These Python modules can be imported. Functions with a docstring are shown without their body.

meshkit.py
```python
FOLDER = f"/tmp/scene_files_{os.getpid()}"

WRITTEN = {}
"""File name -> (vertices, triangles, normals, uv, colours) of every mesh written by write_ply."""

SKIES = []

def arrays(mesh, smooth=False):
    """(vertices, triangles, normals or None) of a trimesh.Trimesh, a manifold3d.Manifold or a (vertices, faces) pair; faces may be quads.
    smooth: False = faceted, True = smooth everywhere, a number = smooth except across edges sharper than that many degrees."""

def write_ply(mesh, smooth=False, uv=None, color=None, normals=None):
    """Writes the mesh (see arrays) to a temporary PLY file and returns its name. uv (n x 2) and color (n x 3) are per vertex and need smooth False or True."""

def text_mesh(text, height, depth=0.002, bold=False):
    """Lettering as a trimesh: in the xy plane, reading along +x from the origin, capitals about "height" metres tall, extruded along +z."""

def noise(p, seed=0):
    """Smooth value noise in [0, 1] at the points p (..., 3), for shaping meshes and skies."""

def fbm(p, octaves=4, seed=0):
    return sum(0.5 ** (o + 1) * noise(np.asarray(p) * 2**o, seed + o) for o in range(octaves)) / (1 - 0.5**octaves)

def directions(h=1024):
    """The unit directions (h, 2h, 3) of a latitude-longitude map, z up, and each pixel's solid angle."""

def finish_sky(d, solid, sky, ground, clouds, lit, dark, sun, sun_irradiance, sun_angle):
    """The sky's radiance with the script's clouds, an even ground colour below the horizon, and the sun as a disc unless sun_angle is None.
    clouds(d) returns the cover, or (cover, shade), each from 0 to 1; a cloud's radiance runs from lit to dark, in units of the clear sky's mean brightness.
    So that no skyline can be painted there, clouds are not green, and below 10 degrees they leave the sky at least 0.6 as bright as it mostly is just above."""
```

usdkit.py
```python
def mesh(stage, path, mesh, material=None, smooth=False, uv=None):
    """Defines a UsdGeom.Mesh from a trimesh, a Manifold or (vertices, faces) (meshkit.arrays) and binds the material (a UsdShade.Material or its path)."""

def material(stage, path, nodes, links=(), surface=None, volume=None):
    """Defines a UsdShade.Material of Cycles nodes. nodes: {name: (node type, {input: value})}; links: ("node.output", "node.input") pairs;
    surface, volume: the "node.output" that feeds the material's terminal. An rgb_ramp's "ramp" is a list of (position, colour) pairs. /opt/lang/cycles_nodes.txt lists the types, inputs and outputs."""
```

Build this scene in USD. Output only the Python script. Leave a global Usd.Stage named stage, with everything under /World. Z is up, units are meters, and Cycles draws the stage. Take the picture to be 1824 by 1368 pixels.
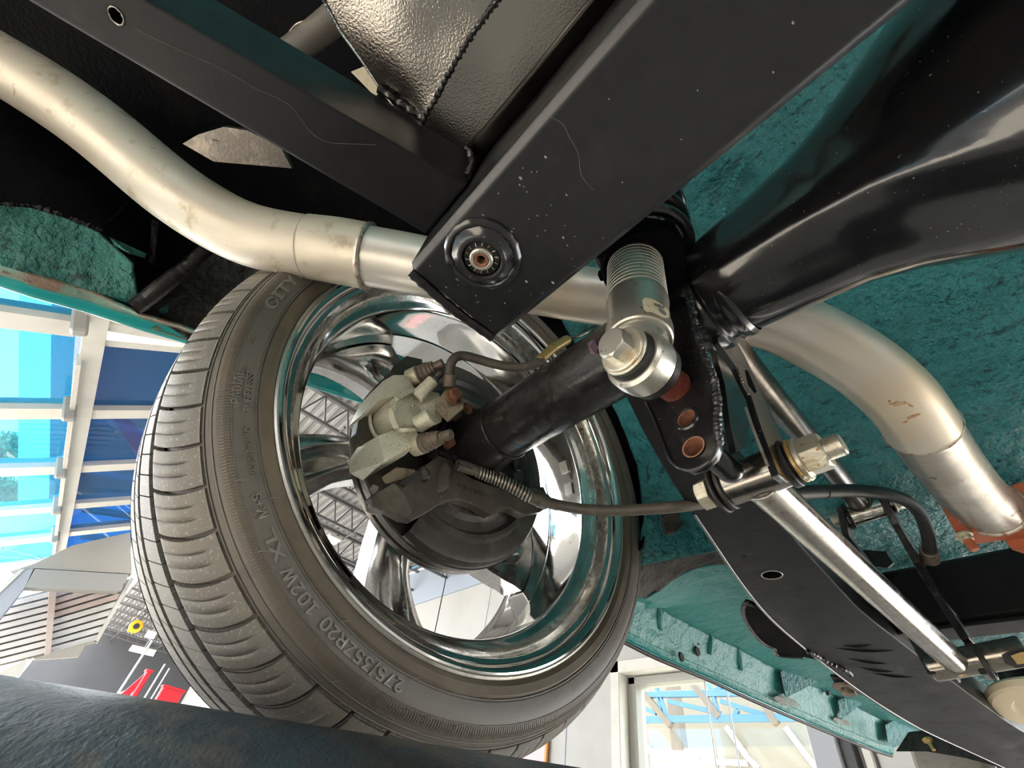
import math, numpy as np, trimesh, usdkit, meshkit
from pxr import Usd, UsdGeom, UsdLux, Gf, Sdf, UsdShade
from shapely.geometry import Polygon, Point
import shapely

stage = Usd.Stage.CreateInMemory()
UsdGeom.SetStageUpAxis(stage, 'Z'); UsdGeom.SetStageMetersPerUnit(stage, 1.0)
UsdGeom.Xform.Define(stage, '/World')
# ---------------------------------------------------------------- camera, sky, sun, exposure
# world axes: x to the car's right, y forward, z up; the camera looks up at the left rear wheel from below the axle
FPX = 800.0
EYE = np.array([0.0, 0.0, 1.65])
ROT = np.array([[0.66640661, -0.46456269, -0.583167], [0.73219344, 0.55536125, 0.39429259], [0.14069473, -0.68975024, 0.71024616]])  # columns: right, down, ahead
cam = UsdGeom.Camera.Define(stage, '/World/camera')
cam.CreateHorizontalApertureAttr(36.0); cam.CreateVerticalApertureAttr(27.0); cam.CreateFocalLengthAttr(36.0 * FPX / 1824)
cam.CreateClippingRangeAttr(Gf.Vec2f(0.02, 500)); cam.CreateFStopAttr(0.0)
_m = np.eye(4); _m[:3, 0] = ROT[:, 0]; _m[:3, 1] = -ROT[:, 1]; _m[:3, 2] = -ROT[:, 2]; _m[:3, 3] = EYE
UsdGeom.Xformable(cam).AddTransformOp().Set(Gf.Matrix4d(*_m.T.ravel().tolist()))
cam.CreateExposureAttr(1.08)
sky = UsdLux.DomeLight.Define(stage, '/World/sky'); sky.CreateIntensityAttr(1.6); sky.CreateColorAttr(Gf.Vec3f(0.93, 0.97, 1.0))
sun = UsdLux.DistantLight.Define(stage, '/World/sun'); sun.CreateIntensityAttr(10.0); sun.CreateNormalizeAttr(True); sun.CreateAngleAttr(0.6); sun.CreateColorAttr(Gf.Vec3f(1.0, 0.94, 0.85))
def aim(xf, d):                                                     # a light's -z axis along d
    z = -np.asarray(d, float) / np.linalg.norm(d); x = np.cross([0, 0, 1.0], z); x /= np.linalg.norm(x); y = np.cross(z, x)
    m = np.eye(4); m[:3, 0], m[:3, 1], m[:3, 2] = x, y, z
    UsdGeom.Xformable(xf).AddTransformOp().Set(Gf.Matrix4d(*m.T.ravel().tolist()))
aim(sun, (0.74, -0.16, -0.66))

# ---------------------------------------------------------------- helpers
A = np.array
def ray(px, py): return ROT @ A([(px - 912.0) / FPX, (py - 684.0) / FPX, 1.0])
def P(px, py, x=None, y=None, z=None, d=None):                      # the point seen at a pixel, on the plane x, y or z = const or at depth d
    r = ray(px, py)
    if d is not None: return EYE + r * d
    k, v = (0, x) if x is not None else (1, y) if y is not None else (2, z)
    return EYE + r * ((v - EYE[k]) / r[k])
def norm(v): v = np.asarray(v, float); return v / np.linalg.norm(v)
COUNT = {}
def fresh(parent, name):
    key = (parent, name); n = COUNT[key] = COUNT.get(key, -1) + 1
    return f'{parent}/{name}' + (f'_{n:03d}' if n else '')
BASE = {}
def tag(prim, label=None, cat=None, group=None, kind=None):
    for k, v in (('label', label), ('category', cat), ('group', group), ('kind', kind)):
        if v: prim.SetCustomDataByKey(k, v)
    return prim
def thing(name, label, cat, base=(0, 0, 0), group=None, kind=None):
    x = UsdGeom.Xform.Define(stage, fresh('/World', name)); x.AddTranslateOp().Set(Gf.Vec3d(*map(float, base)))
    BASE[str(x.GetPath())] = np.asarray(base, float)
    return tag(x.GetPrim(), label, cat, group, kind)
def join(ms):
    ms = [m for m in ms if m is not None]
    return ms[0] if len(ms) == 1 else trimesh.util.concatenate(ms)
def put(name, mesh, mat, parent=None, smooth=35, label=None, cat=None, group=None, kind=None):
    if isinstance(mesh, list): mesh = join(mesh)
    p = str(parent.GetPath()) if parent is not None else '/World'
    off = A([0.0, 0, 0])
    for k, b in BASE.items():
        if p == k or p.startswith(k + '/'): off = b
    v, f = np.asarray(mesh.vertices) - off, np.asarray(mesh.faces)
    m = usdkit.mesh(stage, fresh(p, name), trimesh.Trimesh(v, f, process=False), MAT[mat], smooth=smooth)
    return tag(m.GetPrim(), label, cat, group, kind)
def frame(o, zdir, xhint=None):
    z = norm(zdir); h = A([0, 0, 1.0]) if abs(z[2]) < 0.9 else A([1.0, 0, 0])
    if xhint is not None: h = norm(xhint)
    x = norm(np.cross(np.cross(z, h), z)) if xhint is not None else norm(np.cross(h, z)); y = np.cross(z, x)
    m = np.eye(4); m[:3, 0], m[:3, 1], m[:3, 2], m[:3, 3] = x, y, z, o
    return m
def quads(v, f): f = np.asarray(f); return trimesh.Trimesh(np.asarray(v, float), np.vstack([f[:, [0, 1, 2]], f[:, [0, 2, 3]]]), process=False)
def fix(m):
    if m.volume < 0: m.invert()
    return m
def grid_faces(nu, nv, wu=False, wv=False):
    f = []
    for i in range(nu if wu else nu - 1):
        for j in range(nv if wv else nv - 1):
            a, b = i, (i + 1) % nu; c, d = j, (j + 1) % nv
            f.append((a * nv + c, b * nv + c, b * nv + d, a * nv + d))
    return f
def spline(pts, n):
    p = np.asarray(pts, float)
    if len(p) < 3: return np.linspace(p[0], p[-1], n)
    from scipy.interpolate import PchipInterpolator, CubicSpline
    t = np.r_[0, np.cumsum(np.linalg.norm(np.diff(p, axis=0), axis=1) ** 0.5)]
    return CubicSpline(t, p, bc_type='natural')(np.linspace(0, t[-1], n))
def tube(pts, r, sides=14, n=None, caps=True, smooth=True, jitter=0, seed=1):
    p = spline(pts, n) if n else np.asarray(pts, float)
    k = len(p); r = np.broadcast_to(np.interp(np.linspace(0, 1, k), np.linspace(0, 1, np.size(r)), np.ravel(r)), (k,)).copy()
    if jitter: r *= 1 + jitter * (np.random.default_rng(seed).random(k) - 0.5)
    t = np.gradient(p, axis=0); t /= np.linalg.norm(t, axis=1, keepdims=True)
    a = norm(np.cross(t[0], [0.3, 0.2, 1.0] if abs(t[0][2]) < 0.9 else [1.0, 0, 0])); V = []
    for i in range(k):
        a = norm(a - t[i] * (a @ t[i])); b = np.cross(t[i], a)
        w = np.arange(sides) * 2 * np.pi / sides
        V.append(p[i] + r[i] * (np.cos(w)[:, None] * a + np.sin(w)[:, None] * b))
    V = np.vstack(V); m = quads(V, grid_faces(k, sides, wv=True)); f = m.faces
    if caps:
        V = np.vstack([V, p[0], p[-1]]); j = np.arange(sides); n0 = k * sides
        f = np.vstack([f, np.c_[(j + 1) % sides, j, np.full(sides, n0)], np.c_[n0 - sides + j, n0 - sides + (j + 1) % sides, np.full(sides, n0 + 1)]])
    return fix(trimesh.Trimesh(V, f, process=False))
def pipe(pts, r, wall=0.002, sides=32, n=40):                        # an open pipe with wall thickness
    o = tube(pts, r, sides, n, caps=False); i = tube(pts, np.asarray(r) - wall, sides, n, caps=False)
    i.invert()
    k = n or len(pts); no = len(o.vertices); j = np.arange(sides); jj = (j + 1) % sides
    e = [np.c_[no + j, j, jj], np.c_[no + j, jj, no + jj]]; a = (k - 1) * sides
    e += [np.c_[a + j, no + a + j, no + a + jj], np.c_[a + j, no + a + jj, a + jj]]
    return trimesh.Trimesh(np.vstack([o.vertices, i.vertices]), np.vstack([o.faces, i.faces + no] + e), process=False)
def lathe(prof, o, axis, n=48, closed=False, a0=0.0, a1=360.0, xhint=None):
    # prof: (along the axis, radius); closed: the profile is a loop
    pr = np.asarray(prof, float); full = abs(a1 - a0) >= 359.9; k = n if full else n + 1
    w = np.radians(a0 + (a1 - a0) * np.arange(k) / n); F = frame(o, axis, xhint)
    loc = np.stack([np.cos(w)[:, None] * pr[:, 1], np.sin(w)[:, None] * pr[:, 1], np.broadcast_to(pr[:, 0], (k, len(pr)))], -1).reshape(-1, 3)
    v = loc @ F[:3, :3].T + F[:3, 3]
    m = quads(v, grid_faces(k, len(pr), wu=full, wv=closed))
    if closed or (pr[0, 1] < 1e-6 and pr[-1, 1] < 1e-6):
        m = fix(m)
    return m
def rod(a, b, r, sides=24, r2=None):
    a, b = np.asarray(a, float), np.asarray(b, float); L = np.linalg.norm(b - a); r2 = r if r2 is None else r2; c = min(r, r2) * 0.12
    return lathe([(0, 0), (0, r - c), (c, r), (L - c, r2), (L, r2 - c), (L, 0)], a, b - a, sides)
def ring(o, axis, r_in, r_out, h, sides=32, ch=0.0008):
    return lathe([(0, r_in), (0, r_out - ch), (ch, r_out), (h - ch, r_out), (h, r_out - ch), (h, r_in)], o, axis, sides, closed=True)
def hexbolt(o, axis, af, h, xhint=None, rot=0.0):
    r = af / math.sqrt(3)
    F = frame(o, axis, xhint); w = np.arange(6) * np.pi / 3 + rot; u = np.arange(24) * np.pi / 12 + rot
    v = [np.c_[r * np.cos(w), r * np.sin(w), np.zeros(6)], np.c_[r * np.cos(w), r * np.sin(w), np.full(6, h * 0.88)], np.c_[0.86 * r * np.cos(u), 0.86 * r * np.sin(u), np.full(24, h)]]
    return trimesh.convex.convex_hull(np.vstack(v) @ F[:3, :3].T + F[:3, 3])
def hull(pts): return trimesh.convex.convex_hull(np.asarray(pts, float))
def hullpx(pts): return hull([P(a, b, x=c) for a, b, c in pts])
def rbox(c, size, R=None, ch=0.003):                                 # a box with chamfered edges
    s = np.asarray(size, float) / 2; ch = min(ch, s.min() * 0.4); v = []
    for q in np.ndindex(2, 2, 2):
        g = 2 * A(q) - 1
        for k in range(3):
            w = s - ch; w[k] = s[k]; v.append(g * w)
    v = A(v)
    if R is not None: v = v @ np.asarray(R).T
    return hull(v + np.asarray(c))
def beam(a, b, w, h, up=(0, 0, 1), ch=0.002):
    a, b = np.asarray(a, float), np.asarray(b, float); d = norm(b - a); s = norm(np.cross(up, d)); u = np.cross(d, s)
    return rbox((a + b) / 2, (np.linalg.norm(b - a), w, h), np.c_[d, s, u], ch)
def slab(pts, k, v0, v1, holes=(), px=True, at=None):
    # a plate: outline given in pixels seen on the plane (axis k = v0) or in plane coordinates, extruded to v1; holes: (u, v, radius) or outlines likewise
    o = [i for i in range(3) if i != k]
    def flat(q): return A([P(a, b, **{'xyz'[k]: v0 if at is None else at})[o] for a, b in q]) if px else A(q)
    g = Polygon(flat(pts)).buffer(0)
    for h in holes:
        if len(h) == 3 and np.isscalar(h[0]):
            c = flat([h[:2]])[0]; g = g.difference(Point(*c).buffer(h[2], 24))
        else: g = g.difference(Polygon(flat(h)))
    if g.geom_type != 'Polygon': g = max(g.geoms, key=lambda s: s.area)
    m = trimesh.creation.extrude_polygon(g, abs(v1 - v0), engine='earcut')
    v = np.zeros((len(m.vertices), 3)); v[:, o] = m.vertices[:, :2]; v[:, k] = min(v0, v1) + m.vertices[:, 2]
    return fix(trimesh.Trimesh(v, m.faces, process=False))
def strip(Apts, Bpts, n=40, m=12, thick=0.003, amp=0.0, freq=40.0, seed=3, mid=None):
    # a sheet between two lines, optionally bowed through a middle line, given thickness and unevenness
    def res(p):
        p = np.asarray(p, float); t = np.r_[0, np.cumsum(np.linalg.norm(np.diff(p, axis=0), axis=1))]
        return np.stack([np.interp(np.linspace(0, t[-1], n), t, p[:, k]) for k in range(3)], 1)
    a, b = res(Apts), res(Bpts); s = np.linspace(0, 1, m)[None, :, None]
    if mid is None: g = a[:, None] * (1 - s) + b[:, None] * s
    else:
        c = res(mid); g = a[:, None] * (1 - s) * (1 - 2 * s) + c[:, None] * 4 * s * (1 - s) + b[:, None] * s * (2 * s - 1)
    nn = np.cross(np.gradient(g, axis=0), np.gradient(g, axis=1)); nn /= np.linalg.norm(nn, axis=2, keepdims=True) + 1e-12
    if amp: g = g + nn * (amp * (meshkit.fbm(g * freq, 3, seed) - 0.5))[..., None]
    v = np.vstack([g.reshape(-1, 3), (g + nn * thick).reshape(-1, 3)]); N = n * m
    f = np.asarray(grid_faces(n, m)); F = [f[:, ::-1], f + N]
    def edge(ids): ids = np.asarray(ids); return np.c_[ids[:-1], ids[1:], ids[1:] + N, ids[:-1] + N]
    i = np.arange(n) * m; j = np.arange(m)
    F += [edge(j)[:, ::-1], edge((n - 1) * m + j), edge(i), edge(i + m - 1)[:, ::-1]]
    return fix(quads(v, np.vstack(F)))
def weld(pts, r, seed=1, n=60, sides=7):
    p = spline(pts, n); k = len(p); rr = r * (1 + 0.35 * np.sin(np.arange(k) * 2.1) + 0.5 * (np.random.default_rng(seed).random(k) - 0.5))
    p = p + (np.random.default_rng(seed + 7).random((k, 3)) - 0.5) * r * 0.4
    return tube(p, rr, sides)
def zz(ox, oy, s, pts): return [(ox + a / s, oy + b / s) for a, b in pts]   # coordinates measured in an enlarged crop of the photograph

# ---------------------------------------------------------------- materials
MAT = {}
def material(name, base, rough=0.5, metal=0.0, spec=0.5, coat=0.0, layers=(), bump=(), bevel=0.0, rvar=None, coatrough=0.05, aniso=None):
    """layers: (scale, from, to, colour[, detail, stretch]) noise patches of another colour; bump: (scale, strength, distance[, detail]); rvar: (scale, low, high) roughness mottling."""
    n, l = {'geo': ('geometry', {}), 'p': ('principled_bsdf', {'roughness': rough, 'metallic': metal, 'specular_ior_level': spec, 'coat_weight': coat, 'coat_roughness': coatrough})}, []
    last = None
    n['c0'] = ('color', {'value': base}); last = 'c0.color'
    for i, L in enumerate(layers):
        sc, lo, hi, col = L[:4]; det = L[4] if len(L) > 4 else 4.0; st = L[5] if len(L) > 5 else (1, 1, 1)
        n[f'mp{i}'] = ('mapping', {'scale': st, 'location': (i * 3.7, i * 1.3, i * 2.1)}); l.append(('geo.position', f'mp{i}.vector'))
        n[f'n{i}'] = ('noise_texture', {'scale': sc, 'detail': det, 'roughness': 0.6}); l.append((f'mp{i}.vector', f'n{i}.vector'))
        n[f'r{i}'] = ('map_range', {'from_min': lo, 'from_max': hi, 'to_min': 0.0, 'to_max': 1.0, 'clamp': True}); l.append((f'n{i}.fac', f'r{i}.value'))
        n[f'm{i}'] = ('mix', {'color2': col}); l += [(f'r{i}.result', f'm{i}.fac'), (last, f'm{i}.color1')]; last = f'm{i}.color'
    l.append((last, 'p.base_color'))
    if rvar:
        n['rn'] = ('noise_texture', {'scale': rvar[0], 'detail': 5.0, 'roughness': 0.65}); n['rr'] = ('map_range', {'from_min': 0.3, 'from_max': 0.7, 'to_min': rvar[1], 'to_max': rvar[2], 'clamp': True})
        l += [('geo.position', 'rn.vector'), ('rn.fac', 'rr.value'), ('rr.result', 'p.roughness')]
    nrm = None
    if bevel: n['bv'] = ('bevel', {'radius': bevel, 'samples': 3}); nrm = 'bv.bevel'
    for i, b in enumerate(bump):
        n[f'bn{i}'] = ('noise_texture', {'scale': b[0], 'detail': b[3] if len(b) > 3 else 3.0, 'roughness': 0.55}); n[f'bb{i}'] = ('bump', {'strength': b[1], 'distance': b[2]})
        l += [('geo.position', f'bn{i}.vector'), (f'bn{i}.fac', f'bb{i}.height')]
        if nrm: l.append((nrm, f'bb{i}.normal'))
        nrm = f'bb{i}.normal'
    if nrm: l.append((nrm, 'p.normal'))
    MAT[name] = usdkit.material(stage, '/World/Looks/' + name, n, l, surface='p.BSDF')
def glow(name, col, s):
    MAT[name] = usdkit.material(stage, '/World/Looks/' + name, {'e': ('emission', {'color': col, 'strength': s})}, [], surface='e.emission')
def pane(name, tint, refl=(1, 1, 1), gloss=0.02, body=0.0, bodycol=(0.1, 0.3, 0.6)):
    n = {'t': ('transparent_bsdf', {'color': tint}), 'g': ('glossy_bsdf', {'color': refl, 'roughness': gloss}), 'w': ('layer_weight', {'blend': 0.5}), 'e': ('math', {'math_type': 'power', 'value2': 4.0}),
         'k': ('math', {'math_type': 'multiply_add', 'value2': 0.55, 'value3': 0.03}), 'm': ('mix_closure', {}), 'd': ('diffuse_bsdf', {'color': bodycol}), 'm2': ('mix_closure', {'fac': body})}
    MAT[name] = usdkit.material(stage, '/World/Looks/' + name, n, [('w.facing', 'e.value1'), ('e.value', 'k.value1'), ('k.value', 'm.fac'), ('t.BSDF', 'm.closure1'), ('g.BSDF', 'm.closure2'), ('m.closure', 'm2.closure1'), ('d.BSDF', 'm2.closure2')], surface='m2.closure')

material('black_gloss', (0.009, 0.009, 0.010), 0.16, coat=0.5, layers=[(420, 0.745, 0.78, (0.16, 0.145, 0.12), 1.0)], bump=[(60, 0.04, 0.003), (900, 0.06, 0.0005)], bevel=0.0025, rvar=(30, 0.11, 0.24))
material('black_satin', (0.008, 0.008, 0.009), 0.38, spec=0.14, layers=[(24, 0.60, 0.78, (0.018, 0.017, 0.016))], bump=[(700, 0.10, 0.0006), (60, 0.04, 0.002)], bevel=0.003, rvar=(18, 0.26, 0.48))
material('black_paint', (0.009, 0.009, 0.010), 0.30, spec=0.45, coat=0.25, layers=[(24, 0.60, 0.78, (0.018, 0.017, 0.016))], bump=[(700, 0.08, 0.0005), (40, 0.03, 0.003)], bevel=0.003, rvar=(18, 0.22, 0.38), coatrough=0.15)
material('black_mirror', (0.36, 0.335, 0.30), 0.10, metal=1.0, layers=[(5, 0.45, 0.65, (0.20, 0.185, 0.17), 2.0)], bump=[(8, 0.35, 0.05, 1.0), (700, 0.25, 0.0012)], bevel=0.001)
material('black_worn', (0.012, 0.011, 0.011), 0.30, spec=0.35, coat=0.1, layers=[(60, 0.64, 0.70, (0.07, 0.06, 0.05)), (35, 0.70, 0.74, (0.30, 0.11, 0.05))], bump=[(120, 0.25, 0.002), (600, 0.15, 0.0008)], bevel=0.001, rvar=(50, 0.15, 0.5))
material('black_dull', (0.0035, 0.0035, 0.0045), 0.8, spec=0.08, layers=[(14, 0.55, 0.75, (0.009, 0.009, 0.009))], bump=[(140, 0.5, 0.003)])
material('tar', (0.014, 0.013, 0.012), 0.45, layers=[(60, 0.55, 0.75, (0.06, 0.055, 0.05))], bump=[(110, 0.9, 0.008), (420, 0.5, 0.002)])
material('brown_tar', (0.055, 0.043, 0.034), 0.55, layers=[(50, 0.5, 0.7, (0.02, 0.018, 0.016))], bump=[(130, 0.8, 0.006), (520, 0.5, 0.002)])
TEAL = (0.052, 0.345, 0.365)
material('teal_rough', TEAL, 0.40, layers=[(6, 0.42, 0.66, (0.032, 0.235, 0.25)), (38, 0.57, 0.68, (0.010, 0.075, 0.082), 6.0, (1, 2.2, 1)), (22, 0.66, 0.76, (0.085, 0.19, 0.165))], bump=[(55, 1.0, 0.030, 6.0), (200, 0.7, 0.006)])
material('teal_smooth', (0.048, 0.285, 0.268), 0.36, layers=[(9, 0.45, 0.75, (0.034, 0.215, 0.205)), (60, 0.64, 0.72, (0.025, 0.12, 0.115)), (50, 0.69, 0.75, (0.11, 0.09, 0.055))], bump=[(40, 0.6, 0.012), (220, 0.5, 0.003)], bevel=0.004)
material('teal_quarter', (0.050, 0.265, 0.225), 0.46, layers=[(9, 0.45, 0.70, (0.035, 0.19, 0.165)), (40, 0.60, 0.70, (0.010, 0.045, 0.042))], bump=[(70, 1.0, 0.030, 6.0), (260, 0.6, 0.005)])
material('teal_paint', (0.02, 0.36, 0.37), 0.2, coat=0.6, bevel=0.002)
material('teal_rusty', (0.12, 0.25, 0.19), 0.5, layers=[(28, 0.46, 0.62, (0.18, 0.10, 0.06)), (70, 0.6, 0.68, (0.10, 0.05, 0.035))], bump=[(160, 0.5, 0.003)])
material('rust', (0.22, 0.092, 0.048), 0.8, layers=[(120, 0.5, 0.65, (0.115, 0.05, 0.03))], bump=[(300, 0.5, 0.001)])
material('rust_stain', (0.40, 0.20, 0.10), 0.6, layers=[(260, 0.45, 0.6, (0.52, 0.36, 0.22))], bump=[(300, 0.3, 0.001)])
material('red_rust', (0.17, 0.035, 0.022), 0.5, layers=[(160, 0.55, 0.7, (0.30, 0.16, 0.12), 3.0, (1, 1, 3))], bump=[(300, 0.3, 0.001)])
material('exhaust_metal', (0.56, 0.50, 0.405), 0.42, metal=0.35, layers=[(6, 0.45, 0.75, (0.60, 0.575, 0.53)), (34, 0.58, 0.66, (0.43, 0.37, 0.27)), (70, 0.68, 0.74, (0.26, 0.19, 0.12))], bump=[(60, 0.10, 0.002), (500, 0.10, 0.0005)], rvar=(20, 0.34, 0.5))
material('exhaust_stained', (0.64, 0.60, 0.54), 0.36, metal=0.5, layers=[(5, 0.45, 0.65, (0.66, 0.54, 0.38)), (26, 0.70, 0.74, (0.42, 0.24, 0.14), 4.0, (1, 1, 2))], bump=[(500, 0.08, 0.0005)])
material('exhaust_bare', (0.42, 0.38, 0.33), 0.38, metal=0.8, layers=[(16, 0.5, 0.7, (0.60, 0.57, 0.52)), (60, 0.62, 0.7, (0.22, 0.18, 0.14))], bump=[(300, 0.15, 0.0008)])
material('weld_metal', (0.55, 0.50, 0.43), 0.4, metal=0.7, layers=[(90, 0.5, 0.6, (0.32, 0.15, 0.08))], bump=[(500, 0.3, 0.001)])
material('chrome', (0.62, 0.61, 0.585), 0.08, metal=1.0, layers=[(120, 0.60, 0.72, (0.40, 0.375, 0.33))], bump=[(10, 0.02, 0.01)], rvar=(60, 0.04, 0.13))
material('chrome_dirty', (0.70, 0.68, 0.64), 0.16, metal=1.0, layers=[(60, 0.5, 0.68, (0.34, 0.30, 0.25)), (14, 0.55, 0.7, (0.5, 0.46, 0.4))], bump=[(200, 0.06, 0.001)], rvar=(60, 0.08, 0.32))
material('polished', (0.60, 0.59, 0.575), 0.18, metal=1.0, bump=[(10, 0.04, 0.01)], rvar=(40, 0.10, 0.26), bevel=0.003)
material('machined', (0.50, 0.475, 0.42), 0.33, metal=0.75, layers=[(40, 0.52, 0.68, (0.38, 0.35, 0.30)), (200, 0.62, 0.72, (0.18, 0.155, 0.12))], bump=[(600, 0.10, 0.0006)], bevel=0.0008)
material('cast_aluminium', (0.76, 0.705, 0.54), 0.36, metal=0.3, layers=[(800, 0.57, 0.68, (0.30, 0.275, 0.18), 1.0), (30, 0.45, 0.7, (0.82, 0.78, 0.64))], bump=[(600, 0.45, 0.0016)], bevel=0.0015)
material('cast_iron', (0.088, 0.074, 0.059), 0.40, metal=0.3, layers=[(30, 0.5, 0.7, (0.15, 0.127, 0.10)), (180, 0.65, 0.72, (0.22, 0.18, 0.14))], bump=[(240, 0.4, 0.0018)], bevel=0.0025)
material('shield', (0.044, 0.037, 0.031), 0.34, coat=0.2, layers=[(22, 0.48, 0.70, (0.095, 0.080, 0.065))], bump=[(260, 0.2, 0.001)], rvar=(24, 0.24, 0.46), coatrough=0.2)
material('pin_brown', (0.21, 0.165, 0.13), 0.5, metal=0.3, layers=[(120, 0.5, 0.66, (0.12, 0.085, 0.065))], bump=[(400, 0.2, 0.001)], bevel=0.0008)
material('zinc', (0.62, 0.58, 0.47), 0.35, metal=0.7, layers=[(70, 0.5, 0.62, (0.50, 0.43, 0.30)), (160, 0.63, 0.7, (0.30, 0.16, 0.08))], bump=[(300, 0.25, 0.001)], bevel=0.0012)
material('gold_zinc', (0.55, 0.37, 0.15), 0.34, metal=0.55, bevel=0.0005)
material('bare_steel', (0.27, 0.245, 0.215), 0.2, metal=0.95, layers=[(90, 0.58, 0.7, (0.19, 0.155, 0.12), 4.0)], bump=[(500, 0.04, 0.0004)], rvar=(40, 0.13, 0.28), bevel=0.001)
material('dark_steel', (0.13, 0.115, 0.10), 0.30, metal=0.85, layers=[(40, 0.5, 0.68, (0.22, 0.19, 0.16))], bump=[(240, 0.15, 0.001)], bevel=0.001)
material('tan_metal', (0.28, 0.225, 0.15), 0.42, metal=0.4, layers=[(120, 0.5, 0.66, (0.17, 0.12, 0.08))], bump=[(400, 0.25, 0.001)], bevel=0.001)
material('rubber_hose', (0.085, 0.072, 0.060), 0.55, layers=[(40, 0.5, 0.7, (0.13, 0.11, 0.09))], bump=[(500, 0.2, 0.0006)])
material('black_hose', (0.022, 0.021, 0.020), 0.5, layers=[(60, 0.55, 0.75, (0.05, 0.046, 0.042))], bump=[(400, 0.2, 0.0006)])
material('rubber_bush', (0.020, 0.018, 0.017), 0.55, bump=[(300, 0.2, 0.0008)])
material('tyre', (0.112, 0.100, 0.085), 0.55, layers=[(9, 0.40, 0.66, (0.142, 0.121, 0.096)), (55, 0.56, 0.74, (0.080, 0.074, 0.067))], bump=[(600, 0.2, 0.0006)])
material('tread', (0.160, 0.152, 0.139), 0.60, layers=[(14, 0.42, 0.66, (0.185, 0.160, 0.126)), (380, 0.62, 0.68, (0.29, 0.28, 0.26), 1.5)], bump=[(500, 0.35, 0.0008)], bevel=0.0012)
material('tread_groove', (0.014, 0.012, 0.010), 0.85, spec=0.1)
material('tyre_bead', (0.100, 0.078, 0.056), 0.5, layers=[(12, 0.45, 0.65, (0.14, 0.11, 0.075))], bump=[(400, 0.2, 0.0006)])
material('tyre_letters', (0.185, 0.168, 0.147), 0.4)
material('orange_primer', (0.46, 0.12, 0.055), 0.6, layers=[(18, 0.5, 0.7, (0.38, 0.10, 0.05))], bump=[(200, 0.1, 0.001)], bevel=0.002)
material('cream', (0.72, 0.60, 0.42), 0.5, bump=[(80, 0.1, 0.002)])
material('sticker', (0.66, 0.58, 0.43), 0.6, layers=[(120, 0.55, 0.65, (0.50, 0.42, 0.28))])
material('scuff', (0.085, 0.080, 0.072), 0.6)
material('speck', (0.26, 0.235, 0.19), 0.7)
material('ink', (0.02, 0.02, 0.02), 0.6)
material('lilac', (0.19, 0.11, 0.16), 0.45)
material('lift_paint', (0.032, 0.055, 0.072), 0.45, layers=[(14, 0.50, 0.66, (0.040, 0.042, 0.042), 6.0), (9, 0.54, 0.66, (0.115, 0.105, 0.09), 7.0, (0.5, 1.6, 2.2)), (60, 0.66, 0.72, (0.12, 0.115, 0.11), 5.0)], bump=[(50, 0.22, 0.006), (300, 0.3, 0.0015)])
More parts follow.
